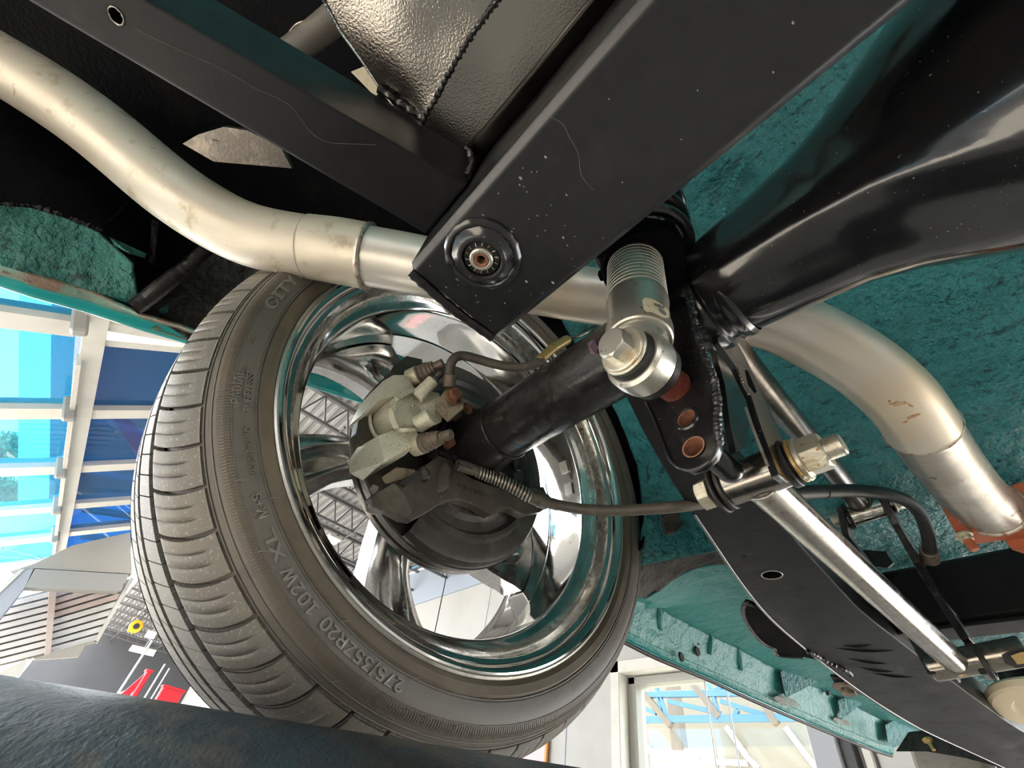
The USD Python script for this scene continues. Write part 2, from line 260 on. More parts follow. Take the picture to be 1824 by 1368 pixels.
# the building
material('concrete', (0.34, 0.32, 0.285), 0.5, layers=[(0.8, 0.45, 0.7, (0.28, 0.26, 0.235))])
material('white_wall', (0.44, 0.435, 0.42), 0.7, layers=[(1.2, 0.5, 0.75, (0.39, 0.385, 0.37))])
material('blue_grey_wall', (0.34, 0.39, 0.47), 0.7)
material('grey_wall', (0.062, 0.064, 0.072), 0.75, layers=[(0.6, 0.5, 0.75, (0.05, 0.052, 0.06))])
material('deck', (0.30, 0.295, 0.29), 0.45, metal=0.2)
material('joist', (0.10, 0.098, 0.10), 0.5)
material('white_frame', (0.56, 0.54, 0.49), 0.4, layers=[(4, 0.5, 0.75, (0.50, 0.48, 0.43))])
material('beige_trim', (0.34, 0.315, 0.27), 0.5)
material('grey_soffit', (0.30, 0.293, 0.268), 0.5)
material('dark_trim', (0.03, 0.032, 0.035), 0.4)
material('grey_trim', (0.33, 0.34, 0.37), 0.5)
material('corrugated', (0.62, 0.60, 0.585), 0.4, metal=0.1)
material('pink_panel', (0.52, 0.42, 0.38), 0.5)
material('red_paint', (0.52, 0.018, 0.03), 0.35, bevel=0.004)
material('blue_steel', (0.06, 0.17, 0.28), 0.4)
material('tan_wall', (0.17, 0.152, 0.118), 0.8)
material('tan_steel', (0.15, 0.125, 0.10), 0.6)
material('conduit', (0.55, 0.60, 0.62), 0.35, metal=0.5)
material('yellow', (0.80, 0.40, 0.02), 0.4)
material('orange_frame', (0.65, 0.25, 0.05), 0.5)
material('pink_paper', (0.80, 0.45, 0.48), 0.6, layers=[(2.0, 0.45, 0.6, (0.85, 0.60, 0.50))])
material('leaf', (0.10, 0.16, 0.05), 0.6)
material('bark', (0.10, 0.07, 0.05), 0.8)
glow('tube_glow', (1.0, 0.93, 0.74), 6.0)
glow('lamp_glow', (1.0, 0.95, 0.85), 8.0)
pane('pane_cyan', (0.22, 0.66, 0.90), body=0.06, bodycol=(0.05, 0.55, 0.75))
pane('pane_blue', (0.06, 0.20, 0.42), body=0.35, bodycol=(0.03, 0.15, 0.30))
pane('pane_clear', (0.90, 0.93, 0.93))
# ================================================================ the building
def structure(name, mesh, mat, label=None, parent=None, smooth=False):
    return put(name, mesh, mat, parent, smooth, label, None, None, None if parent is not None else 'structure')
structure('floor', rbox((-9, -3, -0.1), (60, 40, 0.2)), 'concrete', 'pale concrete workshop floor under the lifted car')
DECK_Z, WALL_Y, WALL_X = 6.2, 5.5, -31.0
def deck_sheet(x0, x1, y0, y1):
    ys, zs = [], []; n = int(round((y1 - y0) / .15))
    for i in range(n):
        y = y0 + i * .15; ys += [y, y + .05, y + .075, y + .125]; zs += [DECK_Z, DECK_Z, DECK_Z + .045, DECK_Z + .045]
    ys, zs = A(ys), A(zs); v = np.vstack([np.c_[np.full(len(ys), x0), ys, zs], np.c_[np.full(len(ys), x1), ys, zs]]); k = len(ys); i = np.arange(k - 1)
    up = v.copy(); up[:, 2] = DECK_Z + .12
    return quads(np.vstack([v, up]), np.vstack([np.c_[i, i + 1, i + 1 + k, i + k], np.c_[2 * k + i, 3 * k + i, 3 * k + i + 1, 2 * k + i + 1]]))
structure('ceiling', [deck_sheet(-33, 7, .4, 5.5), deck_sheet(-6.2, 7, -8.9, .4)], 'deck', 'ribbed pale metal roof deck seen above the wheel spokes')
W0, W1, WT, WB = -4.31, -1.98, 3.52, 0.9
structure('wall_front', slab([(-33, -0.0), (7, -0.0), (7, DECK_Z), (-33, DECK_Z)], 1, WALL_Y, WALL_Y + 0.25, [[(W0, WB), (W1, WB), (W1, WT), (W0, WT)], [(.5, .02), (5.5, .02), (5.5, 3.4), (.5, 3.4)]], px=False), 'white_wall', 'white painted workshop wall behind the lifted car')
band_z = P(735, 1080, y=WALL_Y)[2]
structure('trim_1', rbox((-16, WALL_Y - 0.02, (band_z + DECK_Z) / 2), (30, 0.04, DECK_Z - band_z)), 'blue_grey_wall', 'pale blue band along the top of the white wall')
structure('wall_left', rbox((WALL_X - 0.15, 2.3, DECK_Z / 2), (0.3, 6.4, DECK_Z)), 'grey_wall', 'dark grey far end wall of the workshop')
structure('wall_right', slab([(-9.5, 0), (-7.5, 0), (-7.5, 3.4), (-5.6, 3.4), (-5.6, 0), (5.5, 0), (5.5, DECK_Z), (-9.5, DECK_Z)], 0, 7.0, 7.3, px=False), 'white_wall', 'white side wall of the workshop with an open bay door, behind the camera')
structure('wall_back', rbox((-2.0, -9.1, DECK_Z / 2), (18.0, .3, DECK_Z)), 'white_wall', 'white rear wall of the workshop, out of view behind the camera')
# wall panel joints on the white wall
for wx in (-5.2, -7.4): structure('wall_joint', rbox((wx, WALL_Y - 0.003, 3.1), (0.02, 0.01, 6.2)), 'blue_grey_wall', 'thin vertical joint in the white wall')
# window in the white wall
win = thing('window_1', 'white framed workshop window looking onto blue roof trusses', None, (W0, WALL_Y, WB), kind='structure')
fw = 0.14
for c, s in (((W0 + fw / 2, WALL_Y - .02, (WT + WB) / 2), (fw, .3, WT - WB)), (((W0 + W1) / 2, WALL_Y - .02, WT - fw / 2), (W1 - W0, .3, fw)), (((W0 + W1) / 2, WALL_Y - .02, WB + fw / 2), (W1 - W0, .3, fw))): put('frame', rbox(c, s, ch=.01), 'white_frame', win)
put('reveal', rbox((W0 + .20, WALL_Y + .10, (WT + WB) / 2), (.12, .2, WT - WB - .2), ch=.01), 'grey_soffit', win)
put('reveal', rbox(((W0 + W1) / 2, WALL_Y + .10, WT - .19), (W1 - W0 - .3, .2, .09), ch=.01), 'grey_soffit', win)
put('post', rbox((W1 + .02, WALL_Y - .02, (WT + WB) / 2), (.22, .28, WT - WB), ch=.01), 'grey_trim', win)
put('pane', rbox(((W0 + W1) / 2, WALL_Y + .12, (WT + WB) / 2), (W1 - W0 - .1, .01, WT - WB - .1), ch=.002), 'pane_clear', win)
for gx in (-3.15, -2.9): put('glazing_joint', rbox((gx, WALL_Y + .10, (WT + WB) / 2), (.012, .02, WT - WB - .3), ch=.003), 'grey_trim', win)
door = thing('door_1', 'black framed doorway edge beside the workshop window', None, (-1.7, WALL_Y, 0), kind='structure')
put('frame', rbox((-1.80, WALL_Y - .05, 1.8), (.11, .12, 3.6), ch=.01), 'dark_trim', door)
put('frame', rbox((-1.66, WALL_Y - .04, 1.8), (.07, .1, 3.6), ch=.01), 'white_frame', door)
put('panel', rbox((-1.2, WALL_Y - .03, 1.8), (.8, .06, 3.6), ch=.01), 'white_wall', door)
put('panel', rbox((-.45, WALL_Y - .05, 1.8), (.5, .08, 3.6), ch=.01), 'corrugated', door)
# what is seen through the window
yb = 7.6
court = thing('neighbour_wall', 'tan wall across the court seen through the workshop window', 'wall', (-3, 9.5, 0))
put('wall', rbox((-4.5, 9.6, 1.65), (9, .2, 6.3)), 'tan_wall', court)
def wpx(q): return [P(a, b, y=yb) for a, b in zz(1080, 1020, 3.93, q)]
tr = thing('roof_truss', 'pale blue steel truss seen through the workshop window', 'truss', P(1250, 1240, y=yb))
for q in ([(150, 858), (1250, 835)], [(150, 1032), (1500, 1012)]): put('chord', beam(*wpx(q), .07, .085), 'blue_steel', tr)
for q in ([(370, 850), (430, 1020)], [(390, 1020), (340, 730)], [(430, 900), (800, 985)], [(745, 845), (690, 720)], [(745, 845), (870, 750)], [(745, 850), (790, 1015)], [(215, 930), (350, 985)], [(800, 900), (1120, 1000)], [(920, 960), (890, 1020)], [(1150, 900), (1270, 1010)], [(250, 1000), (210, 930)]): put('web', beam(*wpx(q), .05, .06), 'blue_steel', tr)
for w_, lab in (([(240, 815), (455, 1075)], 'slanted tan roof brace seen through the window, leftmost of three'), ([(565, 725), (795, 1015)], 'long slanted tan roof brace in the middle of the window view'), ([(1065, 860), (1195, 1065)], 'slanted tan roof brace at the right of the window view')):
    put('roof_brace', beam(*wpx(w_), .09, .09), 'tan_steel', None, False, lab, 'brace')
put('steel_column', beam(*[P(a, b, y=8.6) for a, b in zz(1080, 1020, 3.93, [(460, 740), (545, 1500)])], .2, .2), 'tan_steel', None, False, 'tan steel column standing across the court behind the window', 'column')
put('roof_beam', beam(*[P(a, b, y=8.0) for a, b in zz(1080, 1020, 3.93, [(150, 730), (900, 665)])], .2, .16), 'tan_steel', None, False, 'brown beam along the top of the window view', 'beam')
for j, q in enumerate(([(285, 1215), (335, 1290), (480, 1300)], [(610, 1240), (660, 1320), (985, 1335)], [(840, 1080), (985, 1290), (1060, 1365)], [(1255, 1085), (1370, 1240), (1465, 1360)])):
    w3 = [P(a, b, y=9.46) for a, b in zz(1080, 1020, 3.93, q)]
    t = thing('tilted_window', ('small', 'wide', 'tall pale', 'last tall pale')[j] + ' tilted white window frame on the tan wall across the court', 'window', w3[0])
    for a_, b_ in zip(w3[:-1], w3[1:]): put('frame', beam(a_, b_, .06, .08), 'white_frame', t)
# roof joists: one is built, the others refer to it
jx = [-6.2 - 1.45 * i for i in range(17)]
def joist(x, label):
    t = thing('roof_joist', label, 'roof joist', (x, 0, DECK_Z - .3), group='open web joists under the roof deck')
    put('top_chord', rbox((x, 2.95, DECK_Z - .03), (.08, 5.05, .06)), 'joist', t); put('bottom_chord', rbox((x, 2.95, DECK_Z - .5), (.06, 5.0, .045)), 'joist', t)
    w = []
    for i in range(12):
        y0 = .55 + i * .4; w.append(beam((x, y0, DECK_Z - .5), (x, y0 + .2, DECK_Z - .04), .025, .025)); w.append(beam((x, y0 + .2, DECK_Z - .04), (x, y0 + .4, DECK_Z - .5), .025, .025))
    put('web', w, 'joist', t, False, kind='stuff'); return t
J0 = joist(jx[0], 'dark open web steel joist under the pale roof deck')
NTH = 'first second third fourth fifth sixth seventh eighth ninth tenth eleventh twelfth thirteenth fourteenth fifteenth sixteenth last'.split()
tag(J0, 'open web roof joist, ' + NTH[0] + ' one out from the car')
for ji, x in enumerate(jx[1:]):
    x_ = UsdGeom.Xform.Define(stage, fresh('/World', 'roof_joist')); x_.AddTranslateOp().Set(Gf.Vec3d(x, 0, DECK_Z - .3))
    p = x_.GetPrim(); p.GetReferences().AddInternalReference(J0.GetPath()); p.SetInstanceable(True)
    tag(p, 'open web roof joist, ' + NTH[ji + 1] + ' one out from the car', 'roof joist', 'open web joists under the roof deck')
for j, y in enumerate((1.2, 3.0)):
    put('bridging_rod', tube([(-31, y, DECK_Z - .5), (-6, y, DECK_Z - .5)], .02, 6), 'joist', None, True, ('thin steel bridging rod crossing the joists far from the white wall', 'thin steel bridging rod crossing the joists near the white wall')[j], 'rod')
put('hanging_wire', tube([P(798, 1012, y=5.2), P(789, 1105, y=5.2) - A([0, 0, 3])], .012, 6), 'dark_trim', None, True, 'dark wire running down the white wall behind the wheel', 'wire')
put('hanging_wire', tube([P(655, 870, y=3.6), P(607, 1000, y=3.6)], .012, 6), 'conduit', None, True, 'pale wire hanging from the roof joists behind the spokes', 'wire')
put('blue_cable', tube([P(735, 1012, z=5.7), P(775, 998, z=5.7)], .03, 6), 'blue_steel', None, True, 'short blue cable under the roof joists behind the spokes', 'cable')
lf = thing('ceiling_lamp', 'small bright lamp glimpsed at the rim edge under the roof', 'lamp', P(592, 963, z=5.6))
put('lens', rbox(P(592, 963, z=5.6), (.22, .22, .05), ch=.02), 'lamp_glow', lf); put('housing', rbox(P(592, 963, z=5.6) + A([0, 0, .05]), (.3, .3, .06), ch=.02), 'white_frame', lf)
# far end: tube lights, reel, poles, red lift
for j, (q, lab) in enumerate((([(231, 1156), (274, 1166)], 'long fluorescent tube light hanging before the dark grey wall'), ([(259, 1131), (275, 1135)], 'short fluorescent tube light just above the long one'))):
    a_, b_ = [P(*c, x=(-27.0, -23.5)[j]) for c in q]; t = thing('tube_light', lab, 'lamp', (a_ + b_) / 2)
    put('tube', tube([a_, b_], .07, 8), 'tube_glow', t); put('housing', beam(a_ + A([0, 0, .12]), b_ + A([0, 0, .12]), .2, .08), 'white_frame', t)
    put('hanger', tube([(a_ + b_) / 2, ((a_ + b_) / 2)[:2].tolist() + [DECK_Z]], .012, 6), 'conduit', t)
c = P(242, 1116, x=-24.0); t = thing('cable_reel', 'yellow retractable cable reel hanging under the roof deck', 'cable reel', c)
put('casing', lathe([(-.07, 0), (-.07, .19), (-.05, .22), (.05, .22), (.07, .19), (.07, 0)], c, (1, .1, 0), 24), 'yellow', t)
put('hub', lathe([(0, 0), (0, .1), (.03, .1), (.03, 0)], c + A([.07, 0, 0]), (1, .1, 0), 20), 'dark_trim', t); put('bracket', rbox(c + A([0, -.12, -.16]), (.12, .12, .12), ch=.02), 'yellow', t); put('hanger', tube([c, (c[0], c[1], DECK_Z)], .02, 6), 'dark_trim', t)
for j, (q, r, lab) in enumerate(((((214, 1229), (271, 1141)), .045, 'tall pale conduit pole before the dark grey wall, thickest of the three'), (((264, 1232), (294, 1183)), .035, 'pale conduit pole beside the red lift posts'), (((275, 1235), (301, 1190)), .03, 'thin pale conduit pole furthest from the dark grey wall'))):
    a_ = P(*q[0], x=-26.0); top = P(*q[1], x=-26.0); put('conduit_pole', tube([(a_[0], a_[1], 0), (a_[0], a_[1], top[2])], r, 8), 'conduit', None, True, lab, 'pole')
for j, (q, z_, lab) in enumerate((((254, 1214), 0, 'tall red two post lift column with a slanted brace'), ((303, 1237), 0, 'shorter red lift column nearest the tyre'))):
    c = P(*q, x=-19.0); t = thing('lift_column', lab, 'lift column', (c[0], c[1], 0)); top = P(*((267, 1196), (302, 1225))[j], x=-19.0)[2]; w_ = (.15, .6)[j]
    put('post', rbox((c[0], c[1], top / 2), (.3, w_, top), ch=.03), 'red_paint', t)
    put('cap', rbox((c[0], c[1], top), (.36, w_ + .06, .06), ch=.015), 'red_paint', t)
    if j == 0: put('brace', beam((c[0], c[1] - .5, top - 1.3), (c[0], c[1], top - .12), .12, .16), 'red_paint', t); put('rod', beam((c[0], c[1] - .42, top - .7), (c[0], c[1], top - .35), .05, .05), 'conduit', t)
    else: put('arm', rbox((c[0], c[1] - .55, top - .62), (.2, .6, .16), ch=.03), 'red_paint', t)
c = P(966, 1345, y=WALL_Y - .03); t = thing('poster', 'pink poster in an orange frame on the white wall under the tyre', 'poster', c)
put('sheet', rbox(c + A([-.25, 0, -.3]), (.62, .01, 1.0), ch=.002), 'pink_paper', t); put('frame', rbox(c + A([.085, -.01, -.3]), (.05, .04, 1.04), ch=.008), 'orange_frame', t); put('frame', rbox(c + A([-.25, -.01, .215]), (.66, .04, .05), ch=.008), 'orange_frame', t)
# the raised glass door: its members lie in one tilted plane
D0 = P(165, 580, d=4.3)
dcol = norm(ROT @ A([(62 - 912) / 800, (1321 - 684) / 800, 1])); dg = norm(ROT @ A([(1900 - 912) / 800, (711 - 684) / 800, 1])); DN = norm(np.cross(dcol, dg))
if DN @ (EYE - D0) < 0: DN = -DN
def onplane(q, lift=0.0):
    r = ray(*q); return EYE + r * (((D0 + DN * lift - EYE) @ DN) / (r @ DN))
def bar(q, w, t=.16, lift=0.0): a_, b_ = [onplane(c, lift) for c in q]; return beam(a_, b_, t, w, up=np.cross(norm(b_ - a_), DN))
o1, o2, s_ = (0, 460), (0, 760), 4.024
gd = thing('glass_door', 'white steel framed glass door raised overhead beside the tyre', 'door', D0)
def wd(px_, q): return px_ / s_ * np.linalg.norm(onplane(q) - EYE) / 900
put('stile', bar([(180, 520), (105, 990)], .17, .2), 'white_frame', gd)
put('stile', bar([(140, 640), (96, 985)], .045, .14, .1), 'white_frame', gd)
LG = [(zz(*o1, s_, [(-120, 375), (545, 470)]), 140), (zz(*o1, s_, [(-120, 1076), (500, 1080)]), 118), (zz(*o2, s_, [(-120, 296), (440, 282)]), 108), (zz(*o2, s_, [(-120, 602), (415, 562)]), 88), (zz(*o2, s_, [(-120, 825), (400, 775)]), 88), (zz(*o2, s_, [(-120, 1010), (400, 940)]), 80)]
RG = [(zz(*o1, s_, [(700, 440), (1380, 560)]), 70), (zz(*o1, s_, [(690, 560), (1380, 630)]), 62), (zz(*o1, s_, [(620, 1085), (1400, 1085)]), 104), (zz(*o2, s_, [(560, 275), (1200, 245)]), 96), (zz(*o2, s_, [(510, 545), (1200, 495)]), 84), (zz(*o2, s_, [(480, 748), (1200, 675)]), 76), (zz(*o2, s_, [(460, 905), (1200, 805)]), 66)]
for q, w_ in LG + RG: put('girt', bar(q, wd(w_, q[0]) * 1.12, .14), 'white_frame', gd)
for q, w_ in ((zz(*o1, s_, [(800, 600), (1380, 940)]), 50), (zz(*o1, s_, [(690, 1165), (1300, 1345)]), 44), (zz(*o2, s_, [(640, 318), (1200, 440)]), 36), (zz(*o2, s_, [(600, 588), (1200, 680)]), 30), (zz(*o2, s_, [(590, 783), (1200, 850)]), 24), (zz(*o2, s_, [(590, 935), (940, 1012)]), 40)): put('brace', bar(q, wd(w_, q[0]), .1, -.15), 'white_frame', gd)
for (q, _), nx in zip(LG[:-1], LG[1:]): put('pane', fix(hull([onplane(c, l) for c in (*q, *nx[0]) for l in (-.02, .0)])), 'pane_cyan', gd)
put('pane', hull([onplane(c, l) for c in (*zz(*o1, s_, [(-120, 130), (545, 190)]), *LG[0][0]) for l in (-.02, 0)]), 'pane_cyan', gd)
for (q, _), nx in zip(RG[1:-1], RG[2:]): put('pane', hull([onplane(c, l) for c in (*q, *nx[0]) for l in (-.02, .0)]), 'pane_blue', gd)
for q in [zz(*o1, s_, [(575, 440)]), zz(*o1, s_, [(500, 1075)]), zz(*o2, s_, [(440, 290)]), zz(*o2, s_, [(412, 560)]), zz(*o2, s_, [(398, 770)])]:
    c = onplane(q[0], .12); put('hinge', rbox(c, (.12, .12, .3), np.c_[dcol, np.cross(DN, dcol), DN], .02), 'grey_soffit', gd)
c = onplane(zz(*o2, s_, [(868, 930)])[0], .1); put('roller_plate', rbox(c, (.22, .22, .05), np.c_[dcol, np.cross(DN, dcol), DN], .01), 'white_frame', gd); put('roller', lathe([(0, 0), (0, .06), (.04, .06), (.04, 0)], c + DN * .02, DN, 16), 'pin_brown', gd)
for q in ([(0, 870), (330, 950)], [(0, 930), (310, 955)]): put('stay_wire', tube([onplane(c, .15) for c in zz(*o2, s_, q)], .008, 6), 'grey_trim', gd)
# outside the glass door
oc = [P(68, 480, d=14), P(66, 905, d=14)]; put('canopy_column', beam(oc[0], oc[1], .72, .5, up=DN), 'white_frame', None, False, 'white canopy beam outside seen through the cyan glass', 'beam')
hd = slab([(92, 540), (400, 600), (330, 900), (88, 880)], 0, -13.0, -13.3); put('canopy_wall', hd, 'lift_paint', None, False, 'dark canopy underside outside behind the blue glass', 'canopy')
put('signboard', slab(zz(0, 760, 4.024, [(560, 340), (740, 320), (690, 400), (560, 430)]), 0, -12.6, -12.7), 'red_paint', None, False, 'red signboard seen through the blue glass', 'signboard')
rng = np.random.default_rng(5)
for j, (q, R, lab) in enumerate((((18, 795), .8, 'leafy tree crown seen through the cyan glass, upper one'), ((10, 880), .8, 'leafy tree crown seen through the cyan glass, lower one'))):
    c = P(*q, d=(21, 17.5)[j]); t = thing('tree', lab, 'tree', (c[0], c[1], 0)); u = rng.normal(size=(700, 3)); u /= np.linalg.norm(u, axis=1, keepdims=True); cc = c + u * (R * rng.random((700, 1)) ** .4) * A([1, 1, .8])
    L = []
    for q_ in cc:
        a_, b_ = norm(rng.normal(size=3)) * .13, norm(rng.normal(size=3)) * .09; L.append(trimesh.Trimesh([q_ - a_, q_ + b_, q_ + a_, q_ - b_], [[0, 1, 2], [0, 2, 3]], process=False))
    put('foliage', L, 'leaf', t, False, kind='stuff'); put('trunk', tube([(c[0], c[1], 0), c], [.16, .06], 8), 'bark', t)
# lower door leaf, soffit and gutter
BX = -11.0
so = thing('door_header', 'pale grey boxed header below the raised glass door', 'beam', P(140, 1030, x=BX))
put('soffit', slab([(60, 1013), (230, 1023), (212, 1053), (44, 1046)], 0, BX, BX - .3), 'grey_soffit', so)
put('fascia', slab([(18, 1018), (64, 1003), (128, 972), (232, 948), (235, 1022), (62, 1012), (30, 1028)], 0, BX - .02, BX - .3), 'beige_trim', so)
put('gutter', slab([(-30, 1085), (44, 1014), (62, 1014), (44, 1046), (-30, 1140)], 0, BX, BX - .25), 'grey_trim', so)
put('gutter_edge', slab([(-30, 1070), (36, 1014), (44, 1014), (-30, 1085)], 0, BX + .02, BX - .25), 'white_frame', so)
BX = BX - .32
ll = thing('corrugated_door', 'white ribbed lower door leaf hanging below the grey header', 'door', P(100, 1110, x=BX))
put('backing', slab([(-40, 1110), (28, 1066), (90, 1050), (190, 1048), (236, 1028), (172, 1142), (85, 1166), (-40, 1196)], 0, BX - .3, BX - .33), 'grey_soffit', ll)
for i in range(9):
    f0, f1 = (i + .08) / 9, (i + .80) / 9
    def L_(f): return (-40, 1085 + 110 * f), (88 - 8 * f, 1053 + 112 * f)
    def R_(f): return (101 - 13 * f, 1053 + 112 * f), (236 - 64 * f, 1012 + 130 * f)
    put('slat', slab([L_(f0)[0], L_(f0)[1], L_(f1)[1], L_(f1)[0]], 0, BX - .18, BX - .26), 'corrugated', ll)
    put('slat', slab([R_(f0)[0], R_(f0)[1], R_(f1)[1], R_(f1)[0]], 0, BX - .18, BX - .26), 'pink_panel' if i < 4 else 'corrugated', ll)
put('mullion', slab([(88, 1050), (101, 1050), (90, 1164), (80, 1167)], 0, BX - .05, BX - .2), 'pink_panel', ll)
put('edge_rail', slab([(233, 1028), (239, 1030), (174, 1145), (168, 1142)], 0, BX - .05, BX - .2), 'white_frame', ll)
put('bottom_rail', slab([(60, 1174), (86, 1165), (170, 1141), (174, 1144), (152, 1150), (140, 1170), (64, 1175)], 0, BX - .05, BX - .2), 'beige_trim', ll)
put('door_jamb', slab([(0, 1198), (50, 1172), (40, 1200), (28, 1206), (-10, 1206)], 0, BX, BX - .1), 'white_frame', None, False, 'white door jamb standing at the foot of the ribbed door leaf', 'door jamb')
# ================================================================ the car: body, frame, axle, exhaust, wheel
WC = A([-0.40006707, 0.25523246, 2.02216945])                       # the wheel's centre in the plane of its inner rim lip
# ---- teal floor pan (kicks up over the axle)
def pan_z(x, y): s = np.clip((0.98 - y) / 0.62, 0, 1); return 2.135 + 0.185 * s * s * (3 - 2 * s)
gx, gy = np.linspace(-0.33, 0.95, 150), np.linspace(-1.6, 2.4, 330)
X_, Y_ = np.meshgrid(gx, gy, indexing='ij'); Z_ = pan_z(X_, Y_)
Z_ = Z_ + 0.006 * (meshkit.fbm(np.stack([X_ * 30, Y_ * 46, Y_ * 0], -1), 4, 4) - .5) + .012 * (meshkit.fbm(np.stack([X_ * 5, Y_ * 5, Y_ * 0], -1), 2, 9) - .5)
for yy, h_ in ((0.99, .012), (1.12, -.010), (1.22, .008), (1.40, -.012)): Z_ = Z_ + h_ * (1 / (1 + np.exp(-(Y_ - yy - .03 * X_) / .006)))
v = np.stack([X_, Y_, Z_], -1).reshape(-1, 3); n_ = len(v); f = np.asarray(grid_faces(150, 330))
pan = thing('floor_pan', 'teal painted floor pan with rough undercoat above the axle and exhaust', 'floor pan', (0.1, .5, 2.135))
put('pan', trimesh.util.concatenate([quads(v, f), quads(v + A([0, 0, .02]), f[:, ::-1])]), 'teal_rough', pan, True)
c = P(1806, 826, z=2.17); put('plug', lathe([(0, 0), (0, .012), (-.004, .013), (-.006, .009), (-.006, 0)], (c[0], c[1], pan_z(0, c[1]) - .002), (0, 0, 1), 20), 'teal_smooth', pan)
for q in ([(1330, 300), (1308, 330), (1290, 395)], [(1660, 815), (1740, 808), (1830, 800)]):
    put('seam', weld([A([*P(*c, z=2.3)[:2], 2.312]) if c[1] < 500 else A([*(e := P(*c, z=2.2))[:2], pan_z(0, e[1]) - .003]) for c in q], .004, 5, 40), 'teal_rough', pan)
# ---- left side of the body behind the axle: quarter panel, drop-off, wheelhouse
qp = thing('quarter_panel', 'teal quarter panel with a rusty lower lip, cut off behind the tyre', 'body panel', P(160, 560, x=-.66))
LIP = [(-600, 302), (-400, 370), (-160, 452), (-60, 486), (0, 508), (60, 528), (160, 556), (250, 586), (320, 606), (352, 618)]
lip = [P(*q, x=-.66) for q in LIP]; lipu = [P(a, b - 22, x=-.645) for a, b in LIP]
put('outer_skin', strip([p + A([-.004, 0, 0]) for p in lip], [p + A([-.03, 0, .30]) for p in lip], 40, 8, .004), 'teal_paint', qp, True)
put('lip', strip(lip, lipu, 40, 4, .003, .001, 60), 'teal_paint', qp, True)
put('rusty_flange', strip(lipu, [P(a, b - (42 if a < 200 else 30), x=-.62) for a, b in LIP], 60, 8, .003, .003, 70), 'teal_rusty', qp, True)
put('inner_skin', strip([P(a, b - 40, x=-.622) for a, b in LIP[:8]], [P(a, b, x=-.56) for a, b in [(-600, 190), (-160, 340), (0, 366), (55, 370), (112, 386), (175, 412), (238, 470)]], 90, 40, .003, .012, 38), 'teal_quarter', qp, True)
put('upper_skin', strip([P(a, b + 3, x=-.562) for a, b in [(-600, 190), (-160, 340), (0, 366), (55, 370), (112, 386), (175, 412), (238, 470)]], [P(a, b, x=-.60) for a, b in [(-600, 60), (-160, 120), (0, 170), (80, 205), (150, 240), (230, 300), (300, 390)]], 50, 20, .003, .003, 30), 'black_dull', qp, True)
put('ragged_edge', weld([P(a, b, x=-.563) for a, b in [(-40, 362), (0, 367), (55, 371), (112, 387), (175, 412)]], .004, 3, 80), 'tar', qp)
put('rolled_patch', hull([P(a, b, x=c) for a, b, c in [(195, 422, -.56), (202, 436, -.56), (262, 452, -.565), (258, 460, -.57), (230, 452, -.55)]]), 'teal_quarter', qp)
OL = [P(a, b, x=-.70) for a, b in [(380, 628), (470, 660), (540, 686), (590, 702), (645, 719), (720, 742), (800, 768)]]
put('wheel_opening_lip', strip(OL, [p + A([.004, -.004, .030]) for p in OL], 40, 5, .004), 'teal_paint', qp, True)
put('opening_edge', strip([p + A([.004, -.004, .028]) for p in OL], [p + A([.03, -.006, .055]) for p in OL], 40, 6, .003, .003, 60), 'teal_rusty', qp, True)
put('inner_fender', strip([p + A([.03, -.006, .053]) for p in OL], [p + A([.06, .02, .42]) for p in OL], 40, 12, .004, .006, 30), 'black_dull', qp, True)
wh = thing('wheelhouse', 'black undercoated wheelhouse panel curling behind the tyre', 'wheelhouse', P(300, 500, x=-.58))
arc = np.radians(np.linspace(20, 138, 60))
for x0, x1 in ((-.66, -.36),):
    vv = [[(x, WC[1] + .43 * np.cos(a_), WC[2] + .43 * np.sin(a_)) for x in np.linspace(x0, x1, 14)] for a_ in arc]
    vv = A(vv); N_ = vv.shape[0] * 14
    put('arch', trimesh.util.concatenate([quads(vv.reshape(-1, 3), grid_faces(60, 14)), quads((vv * A([1, 1, 1]) + A([0, 0, .012])).reshape(-1, 3), A(grid_faces(60, 14))[:, ::-1])]), 'black_dull', wh, True)
put('lower_panel', strip([P(a, b, x=c) for a, b, c in [(238, 549, -.635), (282, 572, -.645), (352, 614, -.65), (372, 600, -.64), (440, 560, -.62)]], [P(a, b, x=c) for a, b, c in [(238, 551, -.648), (262, 535, -.642), (300, 508, -.625), (340, 476, -.605), (400, 428, -.575), (470, 440, -.56), (560, 490, -.54)]], 50, 24, .003, .010, 42), 'tar', wh, True)
put('weld_flange', tube([P(a, b, x=c * .955) for a, b, c in [(236, 549, -.637), (262, 532, -.625), (292, 508, -.605), (322, 484, -.59), (352, 458, -.57), (392, 424, -.55)]], [.010, .011, .009, .0075], 12, 50, jitter=.10), 'black_worn', wh, True)
put('back_panel', strip([P(a, b, x=c) for a, b, c in [(170, 412, -.562), (215, 480, -.60), (246, 545, -.636)]], [P(a, b, x=c) for a, b, c in [(300, 290, -.60), (340, 380, -.60), (380, 430, -.60)]], 30, 24, .003, .012, 30), 'black_dull', wh, True)
put('gusset', hull([P(a, b, x=c) for a, b, c in [(270, 390, -.55), (284, 396, -.545), (266, 470, -.58), (274, 476, -.58), (278, 430, -.53)]]), 'black_worn', wh)
put('teal_patch', hull([P(a, b, x=c) for a, b, c in [(268, 560, -.642), (298, 542, -.632), (330, 548, -.634), (322, 572, -.642), (300, 580, -.646), (272, 574, -.646)]]), 'teal_quarter', wh)
put('rust_patch', hull([P(a, b, x=c) for a, b, c in [(270, 583, -.648), (292, 573, -.644), (318, 573, -.644), (326, 578, -.648), (316, 588, -.65), (276, 588, -.652)]]), 'teal_rusty', wh)
